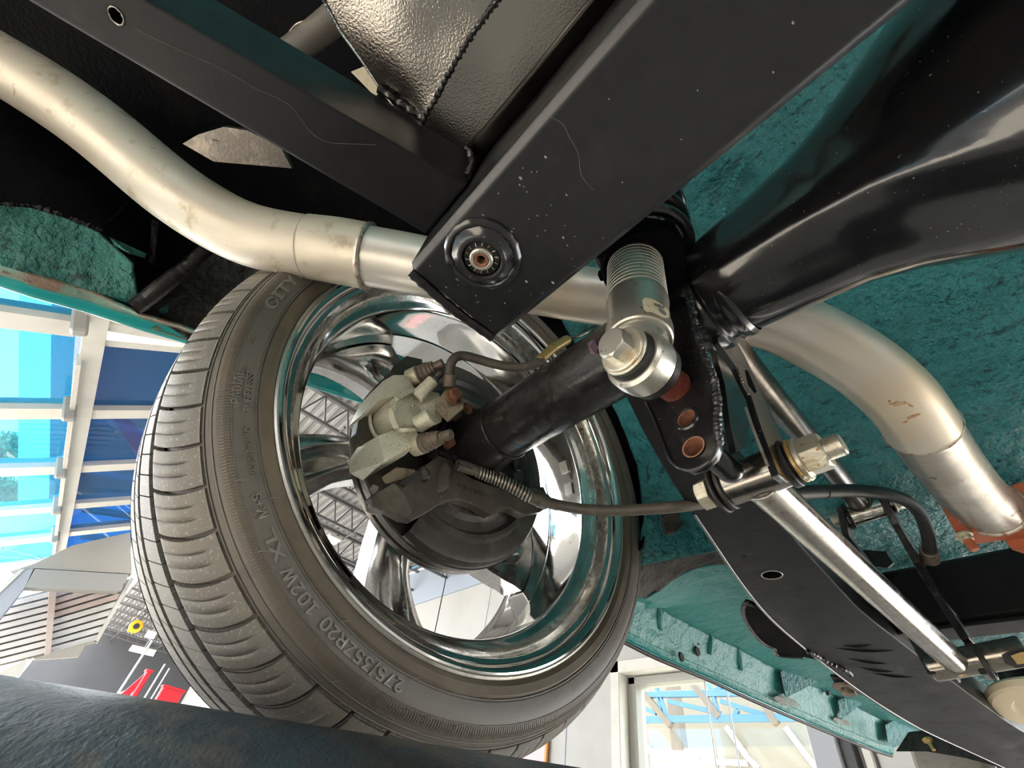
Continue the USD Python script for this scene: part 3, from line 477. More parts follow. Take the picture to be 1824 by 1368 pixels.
put('rust_patch', hull([P(a, b, x=c) for a, b, c in [(230, 551, -.637), (250, 544, -.632), (268, 547, -.632), (266, 560, -.640), (240, 560, -.642)]]), 'rust', wh)
put('outer_end', strip([P(a, b, x=-.655) for a, b in [(270, 588), (330, 606), (360, 616)]], [P(a, b, x=-.655) for a, b in [(290, 574), (345, 585), (372, 590)]], 24, 8, .003, .004, 60), 'teal_rusty', wh, True)
# trunk floor above the rails, dark undercoat
put('trunk_floor', slab([(-.80, -1.6), (-.2, -1.6), (-.2, .10), (-.42, .10), (-.80, -.15)], 2, 2.30, 2.32, px=False), 'black_dull', None, False, 'black undercoated trunk floor in shadow above the exhaust', 'trunk floor')
hp = thing('hanger_plate', 'tan metal hanger plate with a small tab between exhaust and frame rail', 'bracket', P(400, 265, z=2.10))
put('plate', slab([(325, 256), (352, 240), (398, 226), (440, 232), (500, 262), (520, 300), (380, 288)], 2, 2.10, 2.105), 'dark_steel', hp); put('tab', hull([P(a, b, z=c) for a, b, c in [(372, 250, 2.099), (378, 249, 2.099), (374, 258, 2.094), (379, 256, 2.094)]]), 'exhaust_bare', hp)
# ---- inner wheelhouse wall ahead of the tyre, floor and rocker
iw = thing('inner_wheelhouse', 'teal inner wheelhouse wall with black tar patches between tyre and frame rail', 'wheelhouse', P(1200, 900, x=-.36))
put('wall', strip([P(a, b, x=c) for a, b, c in [(940, 470, -.37), (985, 545, -.37), (1040, 640, -.37), (1100, 740, -.37), (1135, 830, -.37), (1148, 905, -.375), (1140, 960, -.39), (1128, 1010, -.41)]], [P(a, b, x=c) for a, b, c in [(1085, 470, -.30), (1110, 570, -.30), (1150, 640, -.30), (1220, 760, -.30), (1270, 850, -.30), (1300, 905, -.30), (1300, 940, -.30), (1310, 975, -.30)]], 80, 30, .004, .008, 40), 'teal_rough', iw, True)
put('dark_lip', strip([P(a, b, x=-.50) for a, b in [(860, 470), (960, 600), (1030, 740), (1060, 860), (1070, 960), (1060, 1060)]], [P(a, b, x=-.382) for a, b in [(985, 500), (1060, 640), (1118, 752), (1148, 850), (1156, 920), (1146, 975)]], 40, 12, .003, .004, 40), 'black_dull', iw, True)
put('tar_patch', strip([P(a, b, x=-.352) for a, b in [(1175, 905), (1176, 925), (1182, 945), (1185, 954)]], [P(a, b, x=-.335) for a, b in [(1196, 898), (1208, 918), (1216, 935), (1205, 950)]], 24, 10, .004, .006, 60), 'brown_tar', iw, True)
put('tar_band', strip([P(a, b, x=c) for a, b, c in [(1122, 1062, -.47), (1135, 1020, -.45), (1152, 998, -.43), (1180, 978, -.40), (1215, 965, -.37), (1300, 958, -.32)]], [P(a, b, x=c) for a, b, c in [(1150, 1066, -.49), (1178, 1050, -.47), (1206, 1028, -.44), (1240, 1012, -.41), (1290, 1004, -.37), (1350, 1000, -.33)]], 60, 16, .006, .012, 60), 'brown_tar', iw, True)
put('drip_rail', tube([P(a, b, x=c) for a, b, c in [(1090, 690, -.385), (1118, 760, -.385), (1140, 830, -.385), (1150, 900, -.385)]], .006, 8, 30), 'teal_smooth', iw, True)
put('flare', strip([P(a, b, x=c) for a, b, c in [(1150, 1066, -.49), (1178, 1050, -.47), (1206, 1028, -.44), (1240, 1012, -.41), (1290, 1004, -.37), (1350, 1000, -.33)]], [P(a, b, x=c) for a, b, c in [(1168, 1074, -.50), (1200, 1058, -.48), (1232, 1040, -.45), (1262, 1030, -.42), (1310, 1024, -.38), (1370, 1022, -.34)]], 50, 10, .004, .004, 40), 'teal_smooth', iw, True)
iw2 = [(1168, 1072, -.505), (1200, 1056, -.485), (1232, 1038, -.455), (1262, 1028, -.425), (1310, 1022, -.385), (1370, 1020, -.345)]
fl = thing('front_floor', 'smooth teal floor between the inner wheelhouse and the rocker panel', 'floor pan', P(1300, 1080, z=2.12))
rt = [(1060, 1040), (1110, 1058), (1170, 1078), (1262, 1128), (1318, 1154), (1392, 1196), (1480, 1235), (1560, 1275), (1640, 1312)]
RT = [P(a, b, x=-.60) for a, b in rt]
put('panel', strip(RT[1:], [A([-.30, p[1] + .02, p[2] + .02]) for p in RT[1:]], 70, 30, .004, .008, 18), 'teal_smooth', fl, True)
put('fillet', strip([P(a, b, x=c) for a, b, c in iw2], [P(a, b, x=c) for a, b, c in [(1150, 1085, -.57), (1190, 1082, -.55), (1240, 1074, -.50), (1300, 1066, -.45), (1360, 1060, -.40), (1420, 1060, -.36)]], 50, 12, .004, .004, 40), 'teal_smooth', fl, True)
rk = thing('rocker_panel', 'teal rocker panel with pressed ribs and drain holes along the lower edge', 'body panel', P(1330, 1200, x=-.62))
rb = [(1060, 1112), (1115, 1138), (1170, 1166), (1262, 1205), (1330, 1237), (1400, 1268), (1480, 1302), (1560, 1334), (1592, 1344)]
RB = [P(a, b, x=-.635) for a, b in rb]; RBi = [P(a, b - 12, x=-.625) for a, b in rb]
put('inner_wall', strip(RT, RBi, 90, 14, .004, .004, 22), 'teal_smooth', rk, True)
put('pinch_flange', strip(RBi, RB, 90, 4, .003, .002, 60), 'teal_smooth', rk, True)
put('outer_skin', strip([p + A([-.006, 0, -.002]) for p in RB], [p + A([-.05, 0, .25]) for p in RB], 60, 6, .004), 'teal_paint', rk, True)
put('black_trim', tube([p + A([-.008, 0, -.004]) for p in RB], .0045, 8, 60), 'rubber_bush', rk, True)
for t0, t1 in (((1170, 1083), (1174, 1122)), ((1263, 1130), (1262, 1166)), ((1312, 1156), (1318, 1194))):
    put('rib', tube([P(*t0, x=-.606) + A([.004, 0, 0]), P(*t1, x=-.616) + A([.004, 0, 0])], [.005, .007, .004], 10, 10), 'teal_smooth', rk, True)
for g_ in ([(1390, 1197, -.590), (1415, 1180, -.575), (1482, 1200, -.545), (1462, 1211, -.56), (1400, 1243, -.600), (1396, 1236, -.61)], [(1492, 1248, -.588), (1499, 1281, -.604), (1522, 1262, -.575), (1550, 1243, -.55), (1530, 1232, -.565)], [(1577, 1291, -.586), (1582, 1326, -.602), (1596, 1330, -.60), (1628, 1298, -.56), (1666, 1296, -.54), (1604, 1278, -.57)]):
    q_ = [P(a, b, x=c) for a, b, c in g_]; put('gusset', hull(q_ + [p + norm(p - EYE) * .02 for p in q_]), 'teal_rough', rk)
for q, r_ in (((1242, 1145), .006), ((1241, 1160), .011), ((1213, 1170), .010)): put('drain_hole', lathe([(0, 0), (0, r_), (.004, r_ * .8), (.004, 0)], P(*q, x=-.614) - A([.0005, 0, 0]), (1, 0, 0), 16), 'ink', rk)
for q, r_ in (((1428, 1234), .012), ((1506, 1276), .010)): put('crack', weld([P(q[0] - 32, q[1] - 40, x=-.59), P(q[0] - 20, q[1] - 50, x=-.59), P(q[0] - 10, q[1] - 58, x=-.588)], .004, 4, 20), 'ink', rk)
for q in ((1402, 1250, 24), (1432, 1232, 20), (1500, 1285, 16)): put('rust_patch', hull([P(q[0] + q[2] * math.cos(k) * 1.0, q[1] + q[2] * .32 * math.sin(k) + .3 * q[2] * math.cos(k), x=-.612 + .002 * (k > 3)) for k in np.linspace(0, 6, 9)]), 'teal_rusty', rk)
# ---- rear crossmember: the big black box beam with its welded boss
cm = thing('crossmember', 'big black box beam crossing below the axle, welded boss with rusty bolt', 'crossmember', (-.182, .063, 1.9))
bc = P(860, 455, z=1.9)
box_ = rbox((.084, .063, 1.965), (.532, .0785, .130), ch=.004)
put('box', box_, 'black_paint', cm)
put('weld_ring', tube([bc + A([.0215 * math.cos(t), .0215 * math.sin(t), -.0005]) for t in np.linspace(0, 2 * math.pi, 50)], .0028, 8, jitter=.35, caps=False), 'black_gloss', cm)
put('boss', lathe([(.003, .0215), (-.002, .020), (-.0045, .0155), (-.0055, .0150), (-.0055, .0122), (-.002, .0118), (-.0015, .0075)], bc, (0, 0, 1), 40), 'black_gloss', cm)
put('bearing_cap', ring(bc + A([0, 0, -.0035]), (0, 0, 1), .0062, .0118, .004), 'black_worn', cm)
for k in range(14):
    a_ = k * .45 + .2; put('cap_mark', beam(bc + A([.0082 * math.cos(a_), .0082 * math.sin(a_), -.0037]), bc + A([.0104 * math.cos(a_ + .05), .0104 * math.sin(a_ + .05), -.0037]), .0006, .0006, ch=.0001), 'weld_metal', cm)
put('steel_sleeve', ring(bc + A([0, 0, -.0062]), (0, 0, 1), .0050, .0074, .006), 'machined', cm)
put('rusty_bolt', lathe([(0, .0052), (-.0055, .0050), (-.0062, .0044), (-.0055, .0028), (.004, .0024), (.004, 0)], bc, (0, 0, 1), 28), 'rust', cm)
put('weld_blob', hull([bc + A(q) for q in [(-.020, -.004, .001), (-.028, -.002, .001), (-.027, .007, .001), (-.018, .006, .001), (-.023, .000, -.004), (-.022, .004, -.0035)]]), 'black_worn', cm)
put('end_lip', tube([A([-.183, .027, 1.902]), A([-.184, .063, 1.9005]), A([-.183, .099, 1.902])], .0035, 8, 24, jitter=.3), 'black_worn', cm)
# speckles of dirt thrown on the black paint
rs = np.random.default_rng(11); sp = []
for k in range(70):
    x, y = (-.175 + .1 * rs.random() if rs.random() < .6 else -.18 + .4 * rs.random()), .03 + .068 * rs.random()
    r_ = .0003 + .0007 * rs.random() ** 4; m = trimesh.creation.icosphere(1, r_); m.apply_scale([1, 1.6, .3]); m.apply_translation((x, y, 1.9)); sp.append(m)
put('dirt_speck', sp, 'speck', cm, kind='stuff')
sc = [P(*q, z=1.8998) for q in [(978, 207), (1003, 222), (1012, 240), (1030, 275), (1035, 310), (1058, 338)]]
put('scratch', tube(sc, .00016, 5, 30, jitter=.8), 'scuff', cm)
# ---- rear frame rail running back from the crossmember
fr = thing('rear_frame_rail', 'black square tube frame rail running rearward beside the exhaust pipe', 'frame rail', (-.18, .017, 1.95))
hq = P(207, 28, z=1.95)
pl = [(-.1825, .022), (-.2325, -.21), (-.33, -.70), (-.285, -.70), (-.1845, -.17), (-.1330, .022)]
put('tube', slab(pl, 2, 1.95, 2.003, [(hq[0], hq[1], .0040)], px=False), 'black_satin', fr)
put('hole_rim', tube([hq + A([.0042 * math.cos(t), .0042 * math.sin(t), -.0001]) for t in np.linspace(0, 2 * math.pi, 24)], .0005, 6, jitter=.9, caps=False), 'bare_steel', fr)
put('scratch', tube([P(*q, z=1.9498) for q in [(240, 50), (300, 80), (410, 130), (460, 160), (515, 187), (545, 225), (575, 250), (615, 256), (670, 258)]], .00013, 5, 60), 'scuff', fr)
put('chassis_weld', weld([A([-.133, .02, 1.96]), A([-.1345, .012, 2.0]), A([-.139, -.01, 2.003]), A([-.150, -.06, 2.003])], .0022, 4, 50), 'black_gloss', fr)
# ---- glossy gusset plates
gp = thing('gusset_plate', 'mirror glossy black sheet plate joined by a long weld bead', 'gusset plate', P(740, 235, z=1.97))
seam = [P(a, b, z=2.0) for a, b in [(741, 236), (790, 150), (835, 70), (880, 8), (930, -70), (1040, -250)]]
put('sheet', strip([P(a, b, z=2.006) for a, b in [(739, 234), (700, 194), (668, 152), (640, 110), (600, 54), (570, 0), (530, -80), (430, -260)]], seam, 60, 30, .003, .007, 10, 6), 'black_mirror', gp, True)
put('sheet', strip(seam, pe := [P(a, b, z=2.0) for a, b in [(790, 312), (880, 208), (960, 112), (1050, 2), (1110, -70), (1240, -230)]], 60, 30, .003, .005, 11, 8), 'black_mirror', gp, True)
put('flange', strip(pe, [A([p[0] + .01, .0242, 2.012]) for p in pe], 40, 6, .002), 'black_mirror', gp, True)
put('weld_bead', weld([p + A([0, 0, -.001]) for p in seam], .0019, 8, 110), 'black_gloss', gp)
put('weld_bead', weld([P(a, b, z=2.0) for a, b in [(739, 234), (752, 262), (768, 285), (790, 312)]], .0013, 9, 40), 'black_gloss', gp)
# hose and wire glimpsed above the rail
put('fuel_hose', tube([P(500, 105, z=2.2), P(560, 62, z=2.2), P(620, 10, z=2.2), P(680, -50, z=2.2), P(860, -160, z=2.24), P(1050, -200, z=2.30)], .014, 16, 30), 'rubber_hose', None, True, 'brown ribbed hose glimpsed between frame rail and glossy plate', 'hose')
put('thin_wire', tube([P(500, 90, z=2.22), P(524, 47, z=2.22), P(545, 38, z=2.22), P(580, 36, z=2.22)], .0012, 6, 24), 'exhaust_bare', None, True, 'thin bare wire curling beside the brown hose', 'wire')
put('filler_bracket', slab([(625, 128), (650, 118), (682, 158), (668, 172)], 2, 2.12, 2.125), 'sticker', None, False, 'pale metal bracket glimpsed above the frame rail', 'bracket')
# ---- axle
ax = thing('rear_axle', 'black rear axle with tube, flared centre housing and shock bracket', 'axle', (-.1, WC[1], WC[2]))
AX = lambda x: A([x, WC[1], WC[2]])
put('axle_tube', rod(AX(-.405), AX(-.08), .0392, 64), 'black_worn', ax, 30)
put('weld_ring', tube([AX(-.372) + A([0, .0395 * math.cos(t), .0395 * math.sin(t)]) for t in np.linspace(0, 2 * math.pi, 70)], .0022, 8, jitter=.3, caps=False), 'black_worn', ax)
put('housing_end', lathe([(-.03, .030), (-.03, .042), (-.012, .0445), (.012, .0410), (.03, .0395)], AX(-.402), (1, 0, 0), 48), 'black_worn', ax)
put('retainer_plate', rbox(AX(-.435), (.010, .100, .085), ch=.004), 'black_worn', ax)
for dy, dz in ((-.047, .020), (-.045, -.026), (.042, -.03), (.042, .03)): put('flange_bolt', hexbolt(AX(-.430) + A([0, dy, dz]), (1, 0, 0), .013, .010), 'rust', ax)
nx_, nt_ = 90, 96; xs_ = np.linspace(-.080, .44, nx_); rr_ = np.interp(xs_, [-.08, -.06, -.02, .02, .05, .075, .095, .13, .2, .28, .44], [.0450, .0490, .0528, .0580, .0675, .0790, .0880, .104, .122, .132, .132])
thc = np.radians(np.interp(xs_, [-.066, -.004, .046, .082, .104, .18, .44], [-143.5, -136.7, -127.5, -116, -110, -100, -95])); th = np.arange(nt_) * 2 * np.pi / nt_
V = []
for x, r_, tc in zip(xs_, rr_, thc):
    dt = np.abs((th - tc + np.pi) % (2 * np.pi) - np.pi); fl_ = 1 - .07 * np.exp(-((dt - .62) / .36) ** 2) * np.interp(x, [-.08, -.03], [0.25, 1]); ridge = 1 + .020 * np.exp(-(dt / .09) ** 2)
    V.append(np.c_[np.full(nt_, x), WC[1] - .0042 + r_ * fl_ * ridge * np.cos(th), WC[2] + .0042 + r_ * fl_ * ridge * np.sin(th)])
put('centre_housing', quads(np.vstack(V), grid_faces(nx_, nt_, wv=True)), 'black_gloss', ax, True)
put('housing_collar', lathe([(-.020, .0388), (-.018, .0455), (-.008, .0470), (-.002, .0455), (0, .0415), (.006, .0415), (.010, .0450), (.016, .0460), (.020, .0440)], AX(-.082), (1, 0, 0), 60), 'black_gloss', ax)
# shock bracket plate with its three holes, behind the tube
yb_ = .213
bp = [(1150, 610), (1133, 650), (1128, 690), (1150, 716), (1172, 765), (1192, 816), (1206, 831), (1228, 838), (1252, 830), (1271, 812), (1279, 790), (1277, 740), (1275, 690), (1262, 650), (1247, 612), (1236, 570), (1228, 528), (1190, 530)]
h1, h2 = (1224, 746), (1236, 797)
put('shock_bracket', slab(bp, 1, yb_, yb_ + .006, [(*h1, .0062), (*h2, .0068), (1212, 690, .0062)]), 'black_gloss', ax)
put('bracket_flange', weld([P(a, b, y=yb_ - .002) for a, b in [(1228, 530), (1238, 578), (1250, 620), (1266, 660), (1276, 696), (1278, 745), (1280, 790)]], .0022, 6, 110), 'black_gloss', ax)
put('bracket_edge', tube([P(a, b, y=yb_ - .001) for a, b in [(1150, 716), (1172, 765), (1192, 816), (1206, 831), (1228, 838), (1252, 830), (1271, 812), (1279, 790)]], .0011, 8, 40), 'black_gloss', ax, True)
for h, r_ in ((h1, .0062), (h2, .0068)):
    c = P(*h, y=yb_); put('bolt_hole_sleeve', lathe([(-.0008, r_ + .0008), (-.0008, r_ - .0002), (.011, r_ - .0004), (.011, r_ - .002), (.010, r_ - .0025), (.010, 0)], c, (0, 1, 0), 28), 'rust', ax)
c = P(*h1, y=yb_); put('hole_ring', ring(c + A([0, -.0016, 0]), (0, 1, 0), .0066, .0092, .002), 'black_gloss', ax)
# link bracket plates standing below and above the tube
LBX = (-.142, -.096)
lb = [[(1252, 818), (1258, 812), (1278, 828), (1300, 880), (1296, 894), (1282, 896), (1264, 880)], [(1264, 584), (1290, 590), (1318, 640), (1346, 700), (1372, 760), (1404, 838), (1410, 856), (1392, 864), (1374, 850), (1345, 768), (1328, 712), (1302, 660), (1270, 615)]]
put('link_bracket', slab(lb[1], 0, -.094, -.089, [[(1316, 660), (1322, 664), (1338, 702), (1334, 706), (1322, 690)]]), 'black_gloss', ax)
ca_, cb2_ = P(1258, 800, d=.345), P(1300, 838, d=.347); put('bracket_foot', tube([ca_, cb2_], .0098, 24), 'black_gloss', ax); put('bracket_foot', trimesh.creation.icosphere(3, .0098).apply_translation(cb2_), 'black_gloss', ax, True)
put('bracket_weld', weld([P(a, b, x=-.0885) for a, b in [(1312, 655), (1326, 690), (1334, 704)]], .0009, 5, 30), 'bare_steel', ax)
put('bracket_edge_bare', tube([P(a, b, x=-.091) for a, b in [(1328, 726), (1340, 760), (1368, 830)]], .0011, 8, 12), 'exhaust_bare', ax, True)
put('bracket_web', slab([(1258, 600), (1300, 640), (1330, 720), (1322, 800), (1300, 810), (1290, 760), (1282, 690)], 0, -.118, -.113), 'black_gloss', ax)
put('axle_tab', slab([(1210, 400), (1214, 480), (1205, 520), (1222, 540), (1232, 480), (1226, 430)], 1, .235, .240), 'black_gloss', ax)
put('lilac_clip', hull([P(a, b, y=c) for a, b, c in [(1046, 612, .216), (1058, 604, .216), (1066, 618, .216), (1062, 632, .213), (1052, 630, .213), (1050, 618, .210)]]), 'lilac', ax)
# ---- exhaust
ex = thing('exhaust_pipe', 'pale stained exhaust pipe sweeping over the axle to an orange flange', 'exhaust pipe', P(330, 340, d=.5))
Lp = [(-380, -90, .57), (-160, 20, .54), (-60, 78, .53), (30, 132, .52), (100, 176, .513), (170, 226, .508), (240, 284, .504), (300, 334, .50), (345, 366, .50), (395, 396, .50), (450, 420, .50), (510, 434, .50), (560, 442, .50)]
lp = [P(a, b, d=c) for a, b, c in Lp]
put('tail_bend', pipe(lp, .0345, n=80, sides=48), 'exhaust_metal', ex, True)
s1 = [P(552, 440, d=.5), P(600, 447, d=.499), P(656, 457, d=.498)]; put('slip_joint', pipe(s1, [.0352, .0362, .0362], n=24, sides=48), 'exhaust_metal', ex, True)
s2 = [P(640, 454, d=.498), P(720, 468, d=.499), P(790, 482, d=.50), P(900, 500, d=.52), P(1010, 520, d=.535), P(1130, 535, d=.525), P(1250, 543, d=.50), P(1340, 560, d=.485)]
put('over_axle_pipe', pipe(s2, [.0330, .0330], n=50, sides=40), 'exhaust_stained', ex, True)
R_ = [(1330, 556, .486), (1390, 572, .482), (1450, 600, .478), (1510, 634, .476), (1568, 676, .478), (1612, 720, .488), (1643, 765, .502)]
rp = [P(a, b, d=c) for a, b, c in R_]; put('front_bend', pipe(rp, [.0345, .0345], n=50, sides=48), 'exhaust_stained', ex, True)
R2 = [(1640, 760, .502), (1672, 806, .525), (1702, 846, .545), (1736, 884, .565), (1764, 906, .578)]
rp2 = [P(a, b, d=c) for a, b, c in R2]; put('front_pipe', pipe(rp2, [.0338, .0335], n=30, sides=48), 'exhaust_bare', ex, True)
def on_pipe(path, r, q):                                             # where the sight line meets the pipe's skin
    c = spline(path, 300); u = ray(*q); t = np.linspace(.3, .7, 1600); X = EYE + t[:, None] * u
    dd = np.sqrt(((X[:, None] - c[None]) ** 2).sum(-1)).min(1); k = np.argmax(dd < r); return X[k]
rs2 = np.random.default_rng(21)
for (cx, cy, ax_, ay_, rot_) in ((1600, 719, 17, 4, -.1), (1622, 722, 8, 3, .5), (1626, 742, 17, 3.5, -.35), (1612, 752, 7, 2, -.2), (1585, 715, 4, 2, 0)):
    k_ = np.arange(16) * 2 * np.pi / 16; rr2 = .55 + .6 * rs2.random(16); qx, qy = ax_ * np.cos(k_) * rr2, ay_ * np.sin(k_) * rr2
    ringp = [on_pipe(rp, .0348, (cx + a * math.cos(rot_) - b * math.sin(rot_), cy + a * math.sin(rot_) + b * math.cos(rot_))) for a, b in zip(qx, qy)]; mid_ = on_pipe(rp, .0352, (cx, cy)); low_ = [p + norm(p - EYE) * .0012 for p in ringp]
    n_ = 16; m_ = trimesh.Trimesh(ringp + low_ + [mid_], [[(k + 1) % n_, k, 2 * n_] for k in range(n_)] + [[k, (k + 1) % n_, n_ + k] for k in range(n_)] + [[(k + 1) % n_, n_ + (k + 1) % n_, n_ + k] for k in range(n_)], process=False)
    if m_.face_normals[:n_].mean(0) @ (EYE - mid_) < 0: m_.invert()
    put('rust_stain', m_, 'rust_stain', ex, True)
def girth(pts, i, r): p = A(pts); t = norm(p[min(i + 1, len(p) - 1)] - p[i - 1]); F = frame(p[i], t); return [p[i] + F[:3, 0] * r * math.cos(w) + F[:3, 1] * r * math.sin(w) for w in np.linspace(0, 2 * math.pi, 60)]
put('weld_bead', tube(girth(s1, 2, .0345), .0028, 8, jitter=.5, caps=False), 'weld_metal', ex); put('weld_bead', tube(girth(rp2[:1] + rp2[:2], 1, .0343), .0020, 8, jitter=.4, caps=False), 'weld_metal', ex)
put('weld_bead', tube(girth(rp2, 4, .034), .0022, 8, jitter=.4, caps=False), 'weld_metal', ex)
fg = thing('exhaust_flange', 'orange primed hanger flange at the front end of the exhaust', 'flange', P(1760, 920, y=.66))
fy = P(1764, 906, d=.578)[1] + .004
put('plate', slab([(1674, 897), (1690, 893), (1760, 876), (1850, 850), (1900, 840), (1900, 905), (1824, 926), (1760, 937), (1702, 949)], 1, fy, fy + .010), 'orange_primer', fg)
put('folded_edge', slab([(1702, 949), (1760, 937), (1824, 926), (1900, 905), (1900, 930), (1824, 936), (1764, 943), (1706, 953)], 1, fy - .004, fy + .03), 'orange_primer', fg)
put('leg', slab([(1770, 938), (1830, 925), (1900, 905), (1900, 1000), (1830, 985), (1800, 975), (1784, 955)], 1, fy + .03, fy + .038), 'orange_primer', fg)
b0, b1 = P(1714, 951, y=fy - .007), P(1734, 976, y=fy - .006); put('washer', ring(b0, b1 - b0, .004, .010, .004), 'zinc', fg); put('nut', hexbolt(b0 + (b1 - b0) * .12, b1 - b0, .014, .007), 'zinc', fg); put('stud', rod(b0, b1 + (b1 - b0) * .15, .0052), 'orange_primer', fg)
# ---- the wheel: tyre, rim, spokes
wl = thing('wheel', 'polished twenty inch wheel with five swirled spokes and low profile tyre', 'wheel', WC)
OUT = A([-1.0, 0, 0])
def wpt(d, r, a): return WC + A([-d, r * math.cos(a), r * math.sin(a)])
def mir(p): return [(.24 - d, r) for d, r in p[::-1]]
SW = [(-.0068, .2868), (-.0088, .2890), (-.0098, .2970), (-.0090, .3050), (-.0064, .3120), (-.0012, .3172), (.0030, .3188), (.0040, .3186), (.0060, .3206), (.0095, .3226), (.0115, .3222)]
CA = [(.0115, .3222), (.020, .3255), (.038, .3340), (.066, .3390), (.12, .3415)]
BD = [(.006, .260), (.001, .2685), (-.003, .2715), (-.0072, .2762), (-.0084, .2835), (-.0072, .2852)]
SURF = [(.0100, .3235), (.014, .3275), (.022, .3330), (.038, .3410), (.066, .3470), (.12, .3495)]
from scipy.interpolate import PchipInterpolator
_sp = PchipInterpolator([p[0] for p in SURF], [p[1] for p in SURF])
def surf_r(d): d = np.where(d > .12, .24 - d, d); return _sp(np.clip(d, .0100, .12))
ty = put('tyre', lathe(SW + CA[1:] + mir(CA)[1:] + mir(SW)[1:] + mir(BD) + BD, WC, OUT, 160, closed=True), 'tyre', wl, 25)
put('bead_band', lathe([(d - .0004, r) for d, r in BD[1:]] + [(-.0066, .2866)], WC, OUT, 160), 'tyre_bead', ty, 25)
for d, r, w_ in ((-.0074, .2872, .0011), (-.0088, .3062, .0005), (.0008, .3184, .0006), (.0080, .3222, .0008)): put('moulded_ridge', lathe([(d + w_ * math.cos(t), r + w_ * math.sin(t)) for t in np.linspace(0, 2 * math.pi, 8, endpoint=False)], WC, OUT, 160, closed=True), 'tyre', ty, True)
# fine serrations on the shoulder band
sv, sf = [], []
for k in range(720):
    a0 = k * math.pi / 360; a1 = a0 + math.pi / 720
    b = len(sv); prof = [(-.0088, .3075), (-.0066, .3120), (-.0024, .3160)]
    for d, r in prof: sv += [wpt(d - .0003, r, a0), wpt(d - .0003, r, a1)]
    for j in range(2): sf += [(b + 2 * j, b + 2 * j + 2, b + 2 * j + 3, b + 2 * j + 1)]
put('serration', quads(sv, sf), 'tyre_bead', ty, False, kind='stuff')
NP = 56; PITCH = 2 * math.pi / NP; A0 = math.radians(-146.7)
ds = A([.0108, .0120, .016, .020, .0245, .029, .034, .040, .048, .056, .0600, .0632, .0645]); us = A([0, .02, .14, .26, .329, .343, .357, .5, .642, .656, .670, .78, .9, .98, 1])
def slant(d): return -math.radians(3.4) * max(0.0, (d - .011) / .055) ** 1.6
for k in range(NP):
    ac, av, af = A0 + k * PITCH, [], []
    gap = .085
    top = []
    for u in us:
        for d in ds:
            a_ = ac + slant(d) + PITCH * (gap + (1 - gap) * u) ; r = float(surf_r(A(d)))
            if u in (.343, .656) and .0235 < d < .061: r -= .0045
            if u in (0, 1) or d > .064: r -= .0006
            top.append(wpt(d, r, a_))
    nu, nd = len(us), len(ds); N_ = nu * nd; top = A(top)
    low = A([wpt(d, float(surf_r(A(d))) - (.0065 if d > .014 else .002), ac + slant(d) + PITCH * (gap + (1 - gap) * u)) for u in us for d in ds])
    F_ = grid_faces(nu, nd); i_ = np.arange(nu) * nd; j_ = np.arange(nd)
    def E_(ids): ids = np.asarray(ids); return np.c_[ids[:-1], ids[1:], ids[1:] + N_, ids[:-1] + N_].tolist()
    m = quads(np.vstack([top, low]), F_ + [q[::-1] for q in E_(j_)] + E_((nu - 1) * nd + j_) + E_(i_) + [q[::-1] for q in E_(i_ + nd - 1)])
    nrm_ = m.face_normals[0]; 
    if nrm_ @ (top[0] - WC) < 0: m.invert()
    put('tread_block', m, 'tread', ty, True)
put('groove_floor', lathe([(d, float(surf_r(A(d))) - .0060) for d in np.linspace(.058, .182, 24)], WC, OUT, 160), 'tread_groove', ty, 25)
def rib_ring(d0, d1, phase, sl):
    out = []
    for k in range(NP):
        for (f0, f1) in ((.03, .50), (.53, 1.0)):
            v = []
            for dd in (0, .5, 1):
                d = d0 + (d1 - d0) * dd
                for f in (f0, (f0 + f1) / 2, f1): v.append((d, A0 + phase + PITCH * (k + f) + sl * dd))
            pts = [wpt(d, float(surf_r(A(d))), a_) for d, a_ in v] + [wpt(d, float(surf_r(A(d))) - .009, a_) for d, a_ in v]
            ff = grid_faces(3, 3) + [(0, 1, 10, 9), (1, 2, 11, 10), (6, 15, 16, 7), (7, 16, 17, 8), (0, 9, 12, 3), (3, 12, 15, 6), (2, 5, 14, 11), (5, 8, 17, 14)]
            out.append(quads(pts, ff))
    return out
put('tread_rib', rib_ring(.0745, .1055, .01, -.035) + rib_ring(.1145, .1295, .03, -.03) + rib_ring(.1370, .1665, .02, -.035) + rib_ring(.1745, .2290, .01, .05), 'tread', ty, 30, kind='stuff')
def wheel_text(s, a0, a1, r0, h, d0=None, bold=False, name='lettering'):
    m = meshkit.text_mesh(s, h, .0018, bold); v = m.vertices.copy(); wid = v[:, 0].max() - v[:, 0].min()
    want = math.radians(abs(a1 - a0)) * (r0 + h / 2); v[:, 0] = (v[:, 0] - v[:, 0].min()) * want / wid
    rr = r0 + v[:, 1]; aa = math.radians(a0) - v[:, 0] / (r0 + h / 2)
    base = np.interp(rr, [p[1] for p in SW[:6]], [p[0] for p in SW[:6]])
    put(name, trimesh.Trimesh(np.c_[WC[0] - base - .0002 + v[:, 2] - .0003, WC[1] + rr * np.cos(aa), WC[2] + rr * np.sin(aa)], m.faces, process=False), 'tyre_letters', ty, False, label='moulded lettering ' + s.lower())
wheel_text('CITY', -173.7, -184.3, .2955, .0105, bold=True)
wheel_text('L', -185.2, -187.2, .2955, .0105, bold=True)
wheel_text('RADIAL', -151.8, -158.05, .3005, .0068); wheel_text('TUBELESS', -150.3, -158.1, .2915, .0064)
wheel_text('MADE IN THAILAND', -139.2, -147.5, .2925, .0042)
wheel_text('M+S', -132.3, -136.3, .2935, .0068, bold=True); wheel_text('XL', -125.2, -130.4, .2935, .0085, bold=True)
